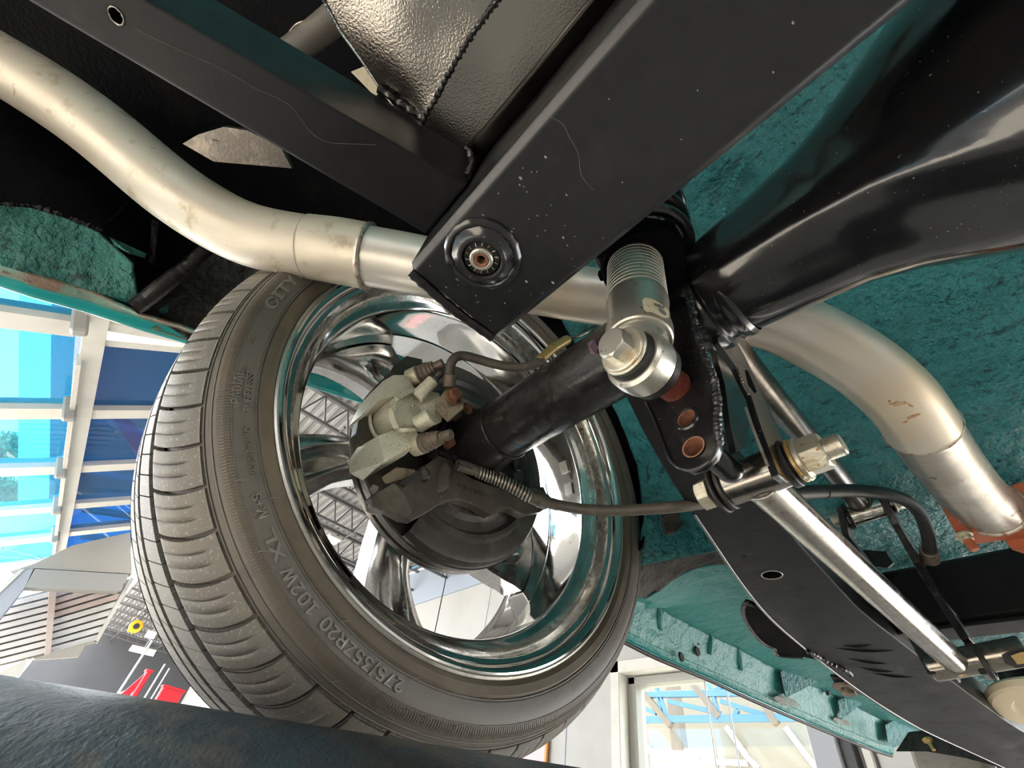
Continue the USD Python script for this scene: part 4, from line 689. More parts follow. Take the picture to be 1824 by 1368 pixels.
wheel_text('102W', -116.1, -124.0, .2935, .0095, bold=True); wheel_text('275/35ZR20', -97.3, -114.3, .2925, .0095, bold=True)
for s, a0, a1, r0, h in (('MAX LOAD 850 kg', -78, -90, .2985, .0035), ('PLIES: TREAD 2 POLYESTER', -78, -93, .2915, .0035)): pass
for r_, a_, d_ in ((.2885, -135, .0), (.2885, -112, 0), (.2885, -96, 0), (.2885, -80, 0), (.2885, -62, 0), (.2885, -45, 0), (.309, -139, 0), (.309, -128, 0), (.309, -101, 0), (.309, -92, 0), (.309, -86, 0), (.3185, -150, .006), (.3185, -133, .006), (.3185, -107, .006), (.3185, -98, .006)):
    a_ = math.radians(a_); d0 = float(np.interp(r_, [p[1] for p in SW[:7]], [p[0] for p in SW[:7]])); p0 = wpt(d0, r_, a_); put('moulding_hair', tube([p0, p0 + A([.004, .002, .001]), p0 + A([.006, .006, .002])], [.0004, .0002], 5, 8), 'tyre_letters', ty)
for a_ in (-166.5, -160): 
    a_ = math.radians(a_); put('wear_mark', hull([wpt(-.0095, .2985, a_), wpt(-.0095, .2985, a_ + .05), wpt(-.0065, .311, a_ + .04), wpt(-.0065, .311, a_ - .005), wpt(-.0102, .300, a_ + .03)]), 'tyre_bead', ty)
# rim
rim = put('rim_barrel', lathe([(.003, .2660), (-.0025, .2700), (-.0045, .2690), (-.0048, .2650), (-.0030, .2618), (.0010, .2590), (.0040, .2570), (.0075, .2562), (.0100, .2520), (.0160, .2500), (.0250, .2480), (.0300, .2460), (.0360, .2400), (.0400, .2345), (.0430, .2312), (.0450, .2305), (.0470, .2312), (.0600, .2330), (.0900, .2345), (.1200, .2365), (.1280, .2410), (.1360, .2440), (.1900, .2455), (.2150, .2475), (.2300, .2550), (.2380, .2640), (.2440, .2700), (.2460, .2660), (.2400, .2720), (.2200, .2640), (.1300, .2540), (.0700, .2440), (.0450, .2440), (.0300, .2560), (.0100, .2620)], WC, OUT, 200, closed=True), 'chrome', wl, 30)
put('rim_lip', lathe([(.0035, .2600), (-.0010, .2625), (-.0042, .2655), (-.0052, .2690), (-.0040, .2712), (-.0008, .2716)], WC, OUT, 200), 'machined', wl, 40)
put('bead_step', lathe([(.0098, .2518), (.0160, .2496), (.0250, .2476), (.0300, .2456), (.0358, .2396)], WC, OUT, 200), 'chrome_dirty', wl, 40)
for k in range(2):
    a_ = math.radians((24, 14)[k]); put('balance_weight', hull([wpt(d, r, a_ + t) for d in (.062, .078) for r in (.2325, .2300) for t in (0, .09)]), 'machined', wl, False)
# hub and spokes
put('hub', lathe([(.145, 0), (.145, .060), (.150, .078), (.170, .082), (.200, .078), (.206, .05), (.206, 0)], WC, OUT, 64), 'polished', wl, 35)
nr, ns = 26, 25
for k in range(5):
    base = math.radians(-93 + 72 * k); rad = np.linspace(.070, .243, nr); sv2 = np.linspace(-1, 1, ns); front, back = [], []
    for r in rad:
        w_ = np.interp(r, [.07, .10, .14, .19, .225, .243], [.036, .030, .033, .047, .060, .072]); ca = base - math.radians(9) + math.radians(26) * (r - .07) / .17
        for s in sv2:
            a_ = ca + w_ * s / r
            pocket = max(0.0, 1 - ((r - .155) / .058) ** 2 - (s / .50) ** 2)
            d = .150 + .020 * (r - .07) / .17 + .010 * abs(s) ** 3 + .024 * min(1, pocket * 1.7) ** .7 + .012 * s * np.interp(r, [.07, .24], [.2, 1])
            front.append(wpt(d, r, a_)); back.append(wpt(.200 + .012 * (r - .07) / .17, r, a_))
    N_ = nr * ns; F_ = grid_faces(nr, ns); i_ = np.arange(nr) * ns; j_ = np.arange(ns)
    def E2(ids): ids = np.asarray(ids); return np.c_[ids[:-1], ids[1:], ids[1:] + N_, ids[:-1] + N_].tolist()
    m = quads(np.vstack([front, back]), F_ + [tuple(np.asarray(q)[::-1] + N_) for q in F_] + [q[::-1] for q in E2(j_)] + E2((nr - 1) * ns + j_) + E2(i_) + [q[::-1] for q in E2(i_ + ns - 1)])
    put('spoke', fix(m), 'polished', wl, 40)
# ---- brake
RX = WC[0] - .05                                                    # the dust shield's plane
rt_ = thing('brake_rotor', 'rust edged brake rotor behind the black dust shield', 'brake rotor', (RX - .02, WC[1], WC[2]))
put('disc', lathe([(.018, .06), (.018, .1505), (.020, .1525), (.030, .1525), (.031, .149), (.036, .149), (.037, .1525), (.046, .1525), (.048, .1505), (.048, .06)], AX(RX), OUT, 120, closed=True), 'dark_steel', rt_, 30)
put('rusty_edge', lathe([(.0195, .1527), (.0305, .1527)], AX(RX), OUT, 120), 'cast_iron', rt_)
put('rotor_hat', lathe([(.046, .085), (.10, .082), (.104, .076), (.104, 0)], AX(RX), OUT, 60), 'cast_iron', rt_)
put('pad', slab([(636, 770), (640, 748), (660, 735), (690, 760), (676, 790), (650, 800)], 0, RX - .002, RX - .016, at=RX), 'cast_iron', rt_, False)
ds_ = thing('dust_shield', 'black pressed steel dust shield plate around the axle end', 'dust shield', (RX, WC[1], WC[2]))
prof = [(.004, .050), (.002, .060), (.002, .078), (-.003, .083), (-.003, .092), (.003, .098), (.004, .110), (-.002, .115), (-.002, .120), (.004, .125), (.005, .140), (.0065, .1465), (.012, .1500), (.017, .1512)]
sh = lathe(prof + [(d + .0018, r - .0004) for d, r in prof[::-1]], AX(RX), OUT, 100, closed=True, a0=0, a1=252, xhint=(0, math.cos(math.radians(-108)), math.sin(math.radians(-108))))
_c = sh.vertices.mean(0)
if abs(np.degrees(np.arctan2(_c[2] - WC[2], _c[1] - WC[1])) - 18) > 60:
    sh = lathe(prof + [(d + .0018, r - .0004) for d, r in prof[::-1]], AX(RX), OUT, 100, closed=True, a0=0, a1=252, xhint=(0, math.cos(math.radians(144)), math.sin(math.radians(144))))
put('shield', sh, 'shield', ds_, 30)
put('hub_cover', lathe([(.006, 0), (.000, .045), (-.008, .052), (-.010, .060), (-.004, .066), (.004, .068)], AX(RX), OUT, 60), 'black_worn', ds_)
for a_ in (-20, 15): p0 = wpt(.05 - .006, .086, math.radians(a_)); put('rubber_plug', lathe([(0, 0), (-.003, .008), (-.001, .010), (.002, .010)], p0, OUT, 20), 'rubber_bush', ds_)
# caliper
cl = thing('brake_caliper', 'bare aluminium brake caliper with two slide pins behind the axle', 'brake caliper', P(700, 750, x=-.43))
o4, o5, s4 = (560, 480), (560, 760), 3.965
put('upper_wing', hullpx([(701, 668, -.420), (722, 668, -.415), (738, 690, -.418), (702, 706, -.418), (674, 713, -.424), (681, 679, -.450), (640, 722, -.470), (622, 758, -.478), (628, 768, -.478), (650, 742, -.462), (636, 765, -.49), (690, 690, -.49)]), 'cast_aluminium', cl)
put('lower_wing', hullpx([(674, 776, -.424), (711, 762, -.416), (744, 769, -.416), (744, 790, -.418), (684, 822, -.420), (636, 798, -.462), (620, 823, -.472), (623, 843, -.472), (646, 856, -.468), (720, 812, -.430), (636, 840, -.49), (690, 800, -.49)]), 'cast_aluminium', cl)
put('bridge', hullpx([(622, 758, -.478), (632, 768, -.478), (638, 800, -.474), (622, 818, -.474), (628, 765, -.496), (628, 815, -.496), (640, 765, -.496), (640, 812, -.496)]), 'cast_aluminium', cl)
put('outer_bridge', hullpx([(640, 740, -.50), (700, 690, -.50), (690, 820, -.50), (640, 830, -.50), (640, 740, -.525), (700, 690, -.525), (690, 820, -.525), (640, 830, -.525)]), 'cast_aluminium', cl)
pc = P(722, 738, x=-.42)
put('piston_housing', lathe([(.050, 0), (.050, .0285), (.047, .0300), (.040, .0300), (.038, .0285), (.036, .0285), (.034, .0270), (.026, .0262), (.010, .0255), (-.002, .0235), (-.008, .018), (-.010, .010), (-.010, 0)], pc, OUT, 56), 'cast_aluminium', cl, 30)
put('saddle', hullpx([(690, 706, -.425), (738, 690, -.420), (782, 700, -.412), (790, 730, -.408), (786, 752, -.412), (745, 770, -.420), (700, 770, -.428), (700, 720, -.44), (760, 760, -.44)]), 'cast_aluminium', cl)
b0, b1 = P(741, 709, x=-.415), P(772, 677, x=-.398); put('bleeder_boss', rod(b0, b1, .0092, 28, .0082), 'cast_aluminium', cl)
v_ = norm(b1 - b0); put('bleeder_cap', lathe([(0, 0), (0, .0062), (.003, .0066), (.004, .0052), (.008, .0050), (.010, .0058), (.014, .0052), (.015, .0035), (.015, 0)], b1, v_, 24), 'dark_steel', cl)
b0, b1 = P(742, 758, x=-.415), P(768, 741, x=-.398); put('blank_boss', rod(b0, b1, .0112, 32, .0108), 'cast_aluminium', cl)
for a_, b_ in (((742, 669, -.420), (789, 646, -.386)), ((750, 791, -.418), (804, 773, -.376))):
    a3, b3 = P(a_[0], a_[1], x=a_[2]), P(b_[0], b_[1], x=b_[2]); v_ = norm(b3 - a3); L_ = np.linalg.norm(b3 - a3)
    put('slide_pin_boss', rod(a3 - v_ * .012, a3 + v_ * .004, .0125, 28), 'cast_aluminium', cl)
    put('pin_boot', lathe([(0, 0), (0, .0118), (L_ * .12, .0126), (L_ * .18, .0108), (L_ * .26, .0116), (L_ * .33, .0102), (L_ * .42, .0108), (L_ * .48, .0092), (L_ * .55, .0096), (L_ * .62, .0082), (L_ * .62, 0)], a3, v_, 32), 'pin_brown', cl)
    put('pin_bolt', [hexbolt(a3 + v_ * L_ * .66, v_, .0115, L_ * .34), lathe([(L_ * .60, 0), (L_ * .60, .0085), (L_ * .67, .0085), (L_ * .67, 0)], a3, v_, 24)], 'pin_brown', cl)
put('web', hullpx([(700, 704, -.414), (738, 690, -.412), (742, 696, -.408), (712, 712, -.408), (704, 716, -.414), (700, 704, -.43)]), 'cast_aluminium', cl)
put('web', hullpx([(690, 726, -.412), (698, 722, -.406), (704, 748, -.406), (712, 764, -.408), (702, 766, -.414), (692, 748, -.414)]), 'cast_aluminium', cl)
put('web', hullpx([(706, 762, -.410), (742, 762, -.404), (748, 768, -.408), (710, 772, -.414)]), 'cast_aluminium', cl)
put('flange_ring', lathe([(.038, .0300), (.036, .0318), (.030, .0318), (.028, .0295)], pc, OUT, 48), 'cast_aluminium', cl)
put('cast_mark', [hull([P(a + i, b + j, x=-.4095) for i, j in ((0, 0), (4, -2), (5, 4), (1, 5))] + [P(a + 2, b + 2, x=-.408)]) for a, b in ((722, 700), (730, 708), (724, 714), (734, 720))], 'cast_aluminium', cl)
bj = thing('banjo_fitting', 'tan banjo block with a rusty hex bolt on the caliper', 'brake fitting', P(800, 720, x=-.39))
put('block', hullpx([(774, 723, -.405), (795, 690, -.395), (823, 697, -.385), (826, 727, -.385), (797, 752, -.398), (778, 733, -.402), (790, 700, -.42), (815, 745, -.415)]), 'tan_metal', bj)
c = P(808, 706, x=-.386); put('banjo_bolt', [hexbolt(c, norm(A([1, -.15, .1])), .0150, .009), rod(c - A([.004, 0, 0]), c + A([.001, 0, 0]), .0102, 28)], 'rust', bj)
c = P(832, 728, x=-.40); put('rusty_tab', rbox(c, (.008, .014, .012), ch=.002), 'rust', bj)
br = thing('caliper_bracket', 'dark cast iron caliper bracket with raised casting numbers', 'caliper bracket', P(800, 870, x=-.435))
bpx = [(661, 886), (680, 868), (702, 858), (738, 846), (760, 828), (782, 812), (802, 818), (815, 835), (840, 852), (878, 866), (920, 876), (958, 880), (974, 887), (976, 902), (962, 912), (934, 918), (910, 906), (888, 904), (876, 917), (850, 902), (815, 889), (790, 894), (764, 911), (738, 926), (720, 922), (696, 909), (676, 909), (664, 902)]
put('body', slab(bpx, 0, -.430, -.446), 'cast_iron', br)
put('pad_carrier', hullpx([(660, 884, -.432), (702, 860, -.422), (722, 880, -.420), (734, 912, -.424), (722, 924, -.430), (696, 910, -.430), (678, 910, -.436), (664, 902, -.44), (670, 890, -.48), (720, 915, -.48)]), 'cast_iron', br)
put('rib', hullpx([(742, 838, -.432), (756, 828, -.424), (768, 842, -.420), (764, 856, -.424), (750, 862, -.432)]), 'cast_iron', br)
put('boss', hullpx([(776, 826, -.436), (796, 820, -.424), (806, 838, -.420), (800, 866, -.422), (780, 884, -.430), (764, 876, -.436)]), 'cast_iron', br)
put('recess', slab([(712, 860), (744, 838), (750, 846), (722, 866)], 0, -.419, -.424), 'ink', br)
put('pad_clip', hullpx([(680, 850, -.430), (706, 832, -.424), (738, 836, -.424), (742, 842, -.424), (716, 854, -.424), (688, 862, -.430), (684, 858, -.44)]), 'tan_metal', br)
put('clip_leg', hullpx([(656, 872, -.434), (664, 862, -.430), (676, 866, -.428), (672, 876, -.430), (664, 884, -.434)]), 'pin_brown', br)
put('rear_ear', hullpx([(692, 666, -.446), (702, 650, -.440), (724, 634, -.440), (752, 640, -.440), (752, 660, -.446), (720, 672, -.440), (700, 680, -.446), (720, 640, -.47)]), 'cast_iron', br)
put('lever_boss', hullpx([(912, 884, -.440), (944, 866, -.430), (968, 868, -.426), (978, 890, -.426), (968, 908, -.430), (930, 912, -.44)]), 'cast_iron', br)
def cast_text(s, q0, q1, h, x):
    a_, b_ = P(*q0, x=x), P(*q1, x=x); u = norm(b_ - a_); w_ = np.cross(A([1.0, 0, 0]), u); m = meshkit.text_mesh(s, h, .0008); v = m.vertices; sc_ = np.linalg.norm(b_ - a_) / v[:, 0].max()
    V = a_ + np.outer(v[:, 0] * sc_, u) + np.outer(v[:, 1], w_) + np.outer(v[:, 2], A([1.0, 0, 0])); return fix(trimesh.Trimesh(V, m.faces, process=False))
put('casting_number', cast_text('8 R 6885 S', (814, 866), (876, 890), .0055, -.4300), 'cast_iron', br, False); put('casting_number', cast_text('FALLER', (822, 908), (852, 920), .0035, RX + .0035), 'shield', ds_, False)
bh = thing('brake_hose', 'black rubber brake hose looping from the caliper to a brass fitting', 'brake hose', P(870, 650, x=-.36))
hp_ = [(803, 688, -.388), (801, 664, -.380), (805, 644, -.372), (818, 634, -.366), (845, 638, -.358), (880, 648, -.345), (915, 654, -.330), (945, 651, -.316), (966, 640, -.306)]
put('hose', tube([P(a, b, x=c) for a, b, c in hp_], .0062, 16, 70), 'rubber_hose', bh, True)
put('crimp', rod(P(800, 690, x=-.388), P(802, 668, x=-.381), .0078, 20), 'pin_brown', bh)
f_ = [P(a, b, x=c) for a, b, c in [(960, 643, -.309), (985, 620, -.296), (1012, 604, -.284)]]
put('ferrule', rod(f_[0], f_[1], .0066, 20), 'gold_zinc', bh); put('fitting', [hexbolt(f_[1], f_[2] - f_[1], .012, np.linalg.norm(f_[2] - f_[1]))], 'gold_zinc', bh)
put('hard_line', tube([f_[2], P(1040, 594, x=-.268), P(1080, 566, x=-.25)], .0030, 10, 16), 'bare_steel', bh, True)
# parking brake cable
pb = thing('parking_brake_cable', 'grey parking brake cable with a steel spring running to the frame', 'cable', P(1100, 905, x=-.28))
k0 = P(832, 833, x=-.418); k1 = P(862, 843, x=-.414); put('clevis', [tube([P(814, 828, x=-.42), k0, k1], [.0072, .0078, .0068], 16, 16), hullpx([(816, 824, -.414), (836, 828, -.412), (850, 838, -.412), (838, 836, -.408), (820, 830, -.410)])], 'rubber_hose', pb, True)
sp_ = [P(850, 840, x=-.416), P(880, 851, x=-.408), P(912, 866, x=-.398), P(945, 886, x=-.388)]
path = spline(sp_, 400); t_ = np.gradient(path, axis=0); t_ /= np.linalg.norm(t_, axis=1)[:, None]; h0 = norm(np.cross(t_[0], [0, 0, 1])); n1 = np.cross(t_, h0); n1 /= np.linalg.norm(n1, axis=1)[:, None]; n2 = np.cross(t_, n1); w_ = np.linspace(0, 2 * math.pi * 17, 400)
put('spring', tube(path + .0072 * (np.cos(w_)[:, None] * n1 + np.sin(w_)[:, None] * n2), .0014, 8), 'machined', pb, True); put('core', tube(sp_, .0052, 12, 30), 'pin_brown', pb, True)
put('end_fitting', [rod(P(944, 884, x=-.388), P(966, 893, x=-.382), .0088, 20), hexbolt(P(958, 890, x=-.384), P(980, 896, x=-.378) - P(958, 890, x=-.384), .017, .014), rod(P(972, 894, x=-.380), P(994, 900, x=-.372), .0072, 20)], 'rubber_hose', pb)
cb = [(992, 899, -.373), (1030, 906, -.350), (1070, 909, -.325), (1110, 909, -.300), (1150, 907, -.275), (1200, 903, -.245)]
cbp = [P(a, b, x=c) for a, b, c in cb]; d0_ = (cbp[-1] - EYE) @ ROT[:, 2]
cbp += [P(a, b, d=d0_ + (.575 - d0_) * t) for a, b, t in [(1250, 897, .2), (1310, 889, .45), (1370, 883, .72), (1430, 878, 1.0)]]
put('sheath', tube(cbp, .0068, 16, 90), 'rubber_hose', pb, True)
cc_ = [(1400, 880, .56), (1440, 877, .577), (1468, 876, .588)]; put('sleeve', tube([P(a, b, d=c) for a, b, c in cc_], .0090, 16, 16), 'black_hose', pb, True)
c2_ = [(1462, 876, .586), (1510, 874, .605), (1555, 876, .622), (1595, 884, .64), (1628, 902, .66), (1646, 930, .68), (1654, 960, .695), (1656, 992, .71)]
put('front_sheath', tube([P(a, b, d=c) for a, b, c in c2_], .0088, 16, 70), 'black_hose', pb, True); g = P(1655, 980, d=.705); g2 = P(1657, 998, d=.713); put('grommet', rod(g, g2, .0125, 24), 'pin_brown', pb)
# ---- coilover shock
co = thing('coilover_shock', 'threaded aluminium coilover shock with sticker and lower eye', 'shock absorber', P(1150, 640, y=.172))
e0 = P(1141, 646, y=.172); top = P(1128, 430, y=.172); v_ = norm(top - e0); L_ = np.linalg.norm(top - e0)
base = P(1133, 596, y=.172); base = e0 + v_ * ((base - e0) @ v_)
def off(q): return (P(*q, y=.172) - e0) @ v_
z_b, z_m, z_t = off((1135, 606)), off((1130, 550)), off((1126, 440)); rb = .0236
put('lower_body', lathe([(z_b - .004, 0), (z_b - .004, rb - .002), (z_b - .003, rb - .0008), (z_b + .006, rb), (z_b + .009, rb - .0002), (z_b + .010, rb - .0012), (z_m - .002, rb - .0010), (z_m, rb - .0002), (z_m + .002, rb - .0004)], e0, v_, 64), 'machined', co, 30)
pr = []
nth = 30; zz0, zz1 = z_m + .002, z_t + .05
for k in range(nth):
    za = zz0 + (zz1 - zz0) * k / nth; zp = (zz1 - zz0) / nth; pr += [(za + .10 * zp, rb - .0005), (za + .62 * zp, rb - .0005), (za + .74 * zp, rb - .0021), (za + .96 * zp, rb - .0021)]
put('threaded_body', lathe(pr, e0, v_, 64), 'machined', co, 20)
zc = off((1140, 470))
put('adjuster_nut', lathe([(zc, .012), (zc, .0335), (zc + .002, .0350), (zc + .009, .0350), (zc + .010, .0335), (zc + .011, .0335), (zc + .012, .0360), (zc + .020, .0360), (zc + .021, .012)], e0 + A([.004, .006, 0]), v_, 48), 'black_dull', co, 30)
for k in range(10):
    a_ = k * .628; F_ = frame(e0, v_); c = e0 + A([.004, .006, 0]) + v_ * (zc + .016) + F_[:3, 0] * .036 * math.cos(a_) + F_[:3, 1] * .036 * math.sin(a_); put('nut_lug', rbox(c, (.008, .008, .008), F_[:3, :3] @ A([[math.cos(a_), -math.sin(a_), 0], [math.sin(a_), math.cos(a_), 0], [0, 0, 1]]), .001), 'black_dull', co)
w_ = np.linspace(0, 2 * math.pi * 5, 300); F_ = frame(e0, v_); hz = zc + .024 + np.linspace(0, .16, 300)
put('spring', tube(e0 + A([.004, .006, 0]) + hz[:, None] * v_ + .040 * (np.cos(w_)[:, None] * F_[:3, 0] + np.sin(w_)[:, None] * F_[:3, 1]), .0056, 12), 'black_gloss', co, True)
YD = norm(P(1207, 692, y=.213) - P(1105, 621, y=.150))
put('eye_neck', hull(np.vstack([lathe([(z_b - .004, .0195), (z_b - .006, .0195)], e0, v_, 24).vertices, [e0 + A([x, y, z]) for x in (-.015, .015) for y in (-.008, .010) for z in (.0, .014)]])), 'machined', co)
put('eye', lathe([(-.010, .0115), (-.010, .0192), (-.008, .0215), (0, .0222), (.008, .0215), (.010, .0192), (.010, .0115)], e0, YD, 56), 'machined', co, 30)
put('bushing', [lathe([(-.0165, .006), (-.0165, .0150), (-.0145, .0170), (-.0100, .0180), (-.0095, .0120)], e0, YD, 40), lathe([(.0095, .0120), (.0100, .0205), (.0160, .0200), (.0172, .0175), (.0172, .006)], e0, YD, 40)], 'rubber_bush', co, 30)
# sticker on the body
def bodypt(q, r):
    r0 = ray(*q); # first hit of the ray with the body cylinder
    o = EYE - e0; a_ = r0 - v_ * (r0 @ v_); b_ = o - v_ * (o @ v_); qa, qb, qc = a_ @ a_, 2 * a_ @ b_, b_ @ b_ - r * r; t = (-qb - math.sqrt(max(qb * qb - 4 * qa * qc, 0))) / (2 * qa); return EYE + r0 * t
def bodypatch(poly, r, n=10, m=8):
    x0, y0 = np.min(poly, 0); x1, y1 = np.max(poly, 0); pg = Polygon(poly); 
    tri = trimesh.creation.triangulate_polygon(pg.segmentize(4), engine='earcut'); v2, f2 = tri
    mm = trimesh.Trimesh(np.c_[v2, np.zeros(len(v2))], f2, process=False).subdivide(); return A([bodypt(q[:2], r) for q in mm.vertices]), mm.faces
sq = zz(1040, 520, 9.12, [(950, 130), (985, 95), (1020, 92), (1120, 118), (1230, 180), (1330, 250), (1372, 300), (1384, 360), (1384, 420), (1300, 420), (1220, 385), (1120, 335), (1010, 320), (970, 275)])
pv, pf = bodypatch(sq, rb + .0004); m = trimesh.Trimesh(pv, pf, process=False)
if m.face_normals.mean(0) @ (EYE - pv.mean(0)) < 0: m.invert()
put('sticker', m, 'sticker', co, True)
tm = meshkit.text_mesh('HAK', 10.0, .3, True); tv = tm.vertices; u_ = A([1150, 178]) ; sc_ = 170 / tv[:, 0].max()
px_ = [(1040 + (1148 + a * sc_ * .98 + b * 1.0) / 9.12, 520 + (212 + a * sc_ * .42 - b * 4.2) / 9.12) for a, b in tv[:, :2]]
put('sticker_print', trimesh.Trimesh(A([bodypt(q, rb + .0006 + .0003 * (z > .1)) for q, z in zip(px_, tv[:, 2])]), tm.faces, process=False), 'ink', co, False, label='black printed letters on the sticker')
sb = thing('shock_bolt', 'large hex head bolt with washers through the shock eye and rusty spacer', 'bolt', P(1104, 612, y=.145))
hy = e0 - YD * .0165
put('washer', [ring(hy - YD * .0022, YD, .006, .0172, .0022), ring(hy - YD * .0046, YD, .006, .0160, .0024)], 'zinc', sb)
put('bolt_head', hexbolt(hy - YD * .0046, -YD, .0190, .0105, xhint=(1, 0, 0), rot=.42), 'machined', sb, 15)
put('shank', rod(hy, e0 + YD * .07, .0062), 'machined', sb)
put('spacer', rod(e0 + YD * .0172, e0 + YD * (yb_ - e0[1]) / YD[1], .0118, 32), 'red_rust', sb)
# ---- lower link
lk = thing('lower_link', 'bright steel lower suspension link running forward from the axle bracket', 'suspension link', P(1340, 845, d=.37))
sl0, sl1 = P(1286, 870, d=.385), P(1404, 826, d=.353); sc0 = (sl0 + sl1) / 2; XD = norm(sl1 - sl0)
bar0, bar1 = P(1350, 856, d=.369), P(1700, 1178, d=.60)
slv = rod(sl0, sl1, .0166, 56)
notch = rod(P(1302, 822, d=.352) , P(1322, 836, d=.372), .0125, 40)
import manifold3d as mf
def man(m): m = m.copy(); m.merge_vertices(); return mf.Manifold(mf.Mesh(np.asarray(m.vertices, np.float32), np.asarray(m.faces, np.uint32)))
put('rear_sleeve', slv, 'bare_steel', lk, 30)
put('bar', rod(bar0 - norm(bar1 - bar0) * .004, bar1, .0160, 40), 'bare_steel', lk, 30)
put('weld_bead', tube([bar0 + .0166 * (math.cos(t) * frame(bar0, bar1 - bar0)[:3, 0] + math.sin(t) * frame(bar0, bar1 - bar0)[:3, 1]) for t in np.linspace(0, 2 * math.pi, 40)], .0014, 6, jitter=.4, caps=False), 'bare_steel', lk)
f0, f1 = P(1655, 1190, d=.615), P(1830, 1158, d=.56); f0, f1 = (f0, f0 + norm(f1 - f0) * np.linalg.norm(f1 - f0)); 
put('front_sleeve', rod(f0, f1, .0165, 56), 'bare_steel', lk, 30)
put('weld_bead', tube([bar1 + .0168 * (math.cos(t) * frame(bar1, bar1 - bar0)[:3, 0] + math.sin(t) * frame(bar1, bar1 - bar0)[:3, 1]) - norm(bar1 - bar0) * .004 for t in np.linspace(0, 2 * math.pi, 40)], .0017, 6, jitter=.4, caps=False), 'gold_zinc', lk)
c = P(1802, 1172, d=.553); put('sleeve_slot', hull([P(a, b, d=e) for a, b, e in [(1784, 1166, .551), (1800, 1158, .549), (1840, 1152, .545), (1845, 1186, .545), (1810, 1190, .551), (1790, 1182, .552)]]), 'ink', lk)
put('slot_bushing', hull([P(a, b, d=e) for a, b, e in [(1800, 1168, .548), (1816, 1162, .546), (1845, 1158, .544), (1845, 1180, .544), (1812, 1184, .547)]]), 'gold_zinc', lk)
put('rear_bush', [ring(sl0 - XD * .0035, XD, .007, .0205, .003), ring(sl0 + XD * .002, XD, .007, .0195, .004), ring(sl1 - XD * .003, XD, .007, .0192, .006)], 'rubber_bush', lk)
bt = thing('link_bolt', 'big zinc plated bolt and lock nut through the lower link sleeve', 'bolt', sl1)
put('bolt_head', hexbolt(sl0 - XD * .009, -XD, .0235, .011, rot=.3), 'zinc', bt, 15)
put('washer', [ring(sl1 + XD * .005, XD, .006, .0175, .003)], 'gold_zinc', bt)
put('nut', [hexbolt(sl1 + XD * .009, XD, .0260, .019, rot=.35), ring(sl1 + XD * .008, XD, .006, .0168, .004)], 'zinc', bt, 15)
put('stud', rod(sl0, sl1 + XD * .040, .0082, 32), 'machined', bt)
put('stud_thread', lathe([(.029 + .0012 * k + (.0006 if j else 0), .0086 if j else .0080) for k in range(8) for j in (0, 1)], sl1, XD, 28), 'zinc', bt)
put('wire_clip', tube([sl1 + XD * .009 + A([0, 0, -.018]), sl1 + XD * .011 + A([0, .004, -.0165]), sl1 + XD * .007 + A([0, -.004, -.0178])], .0016, 8, 12), 'zinc', bt)
# ---- upper link
ul = thing('upper_link', 'dark steel upper suspension link running behind the lower one', 'suspension link', P(1540, 910, d=.78))
u0, u1 = P(1286, 600, z=2.05), P(1528, 893, d=.775)
put('bar', rod(u0, u1, .0160, 36), 'dark_steel', ul, 30)
g0, g1 = P(1504, 922, d=.79), P(1578, 900, d=.765); GD = norm(g1 - g0); put('front_sleeve', rod(g0, g1, .0170, 48), 'chrome_dirty', ul, 30)
put('weld_bead', tube([u1 + .0166 * (math.cos(t) * frame(u1, u1 - u0)[:3, 0] + math.sin(t) * frame(u1, u1 - u0)[:3, 1]) for t in np.linspace(0, 2 * math.pi, 40)], .0018, 6, jitter=.4, caps=False), 'dark_steel', ul)
ub = thing('link_bolt', 'smaller zinc bolt through the front sleeve of the upper link', 'bolt', g1)
put('bolt_head', hexbolt(g0 - GD * .008, -GD, .020, .012), 'zinc', ub); put('washer', ring(g1 + GD * .008, GD, .006, .016, .003), 'machined', ub)
put('nut', hull(np.vstack([hexbolt(g1 + GD * .011, GD, .0225, .012).vertices, hexbolt(g1 + GD * .030, GD, .008, .01).vertices])), 'zinc', ub); put('shank', rod(g0, g1 + GD * .012, .006), 'machined', ub)
# chassis bracket: two long plates seen almost on edge
cbk = thing('chassis_bracket', 'pair of long black bracket plates joining both link front ends', 'bracket', P(1600, 1000, d=.72))
def plate(pts, w, th=.005):
    p = [P(a, b, d=c) for a, b, c in pts]; out = []
    for a_, b_ in zip(p[:-1], p[1:]): out.append(beam(a_, b_, th * 1.9, w, up=(0, 1, .2), ch=.001))
    return out
put('plate', plate([(1500, 905, .785), (1512, 960, .765), (1545, 1005, .735), (1578, 1050, .70), (1620, 1120, .655), (1668, 1208, .605)], .030), 'black_worn', cbk)
put('plate', plate([(1572, 884, .765), (1598, 935, .745), (1640, 1010, .705), (1690, 1090, .645), (1730, 1150, .60), (1760, 1206, .575)], .030), 'black_worn', cbk)
for q, d_ in (((1690, 1186), .612), ((1756, 1180), .578)):
    c = P(*q, d=d_); put('bush_washer', ring(c - XD * .003, XD, .0160, .0195, .006), 'rubber_bush', cbk)
for q, d_ in (((1512, 922), .787), ((1574, 902), .768)):
    c = P(*q, d=d_); put('bush_washer', ring(c - GD * .003, GD, .0165, .020, .006), 'rubber_bush', cbk)
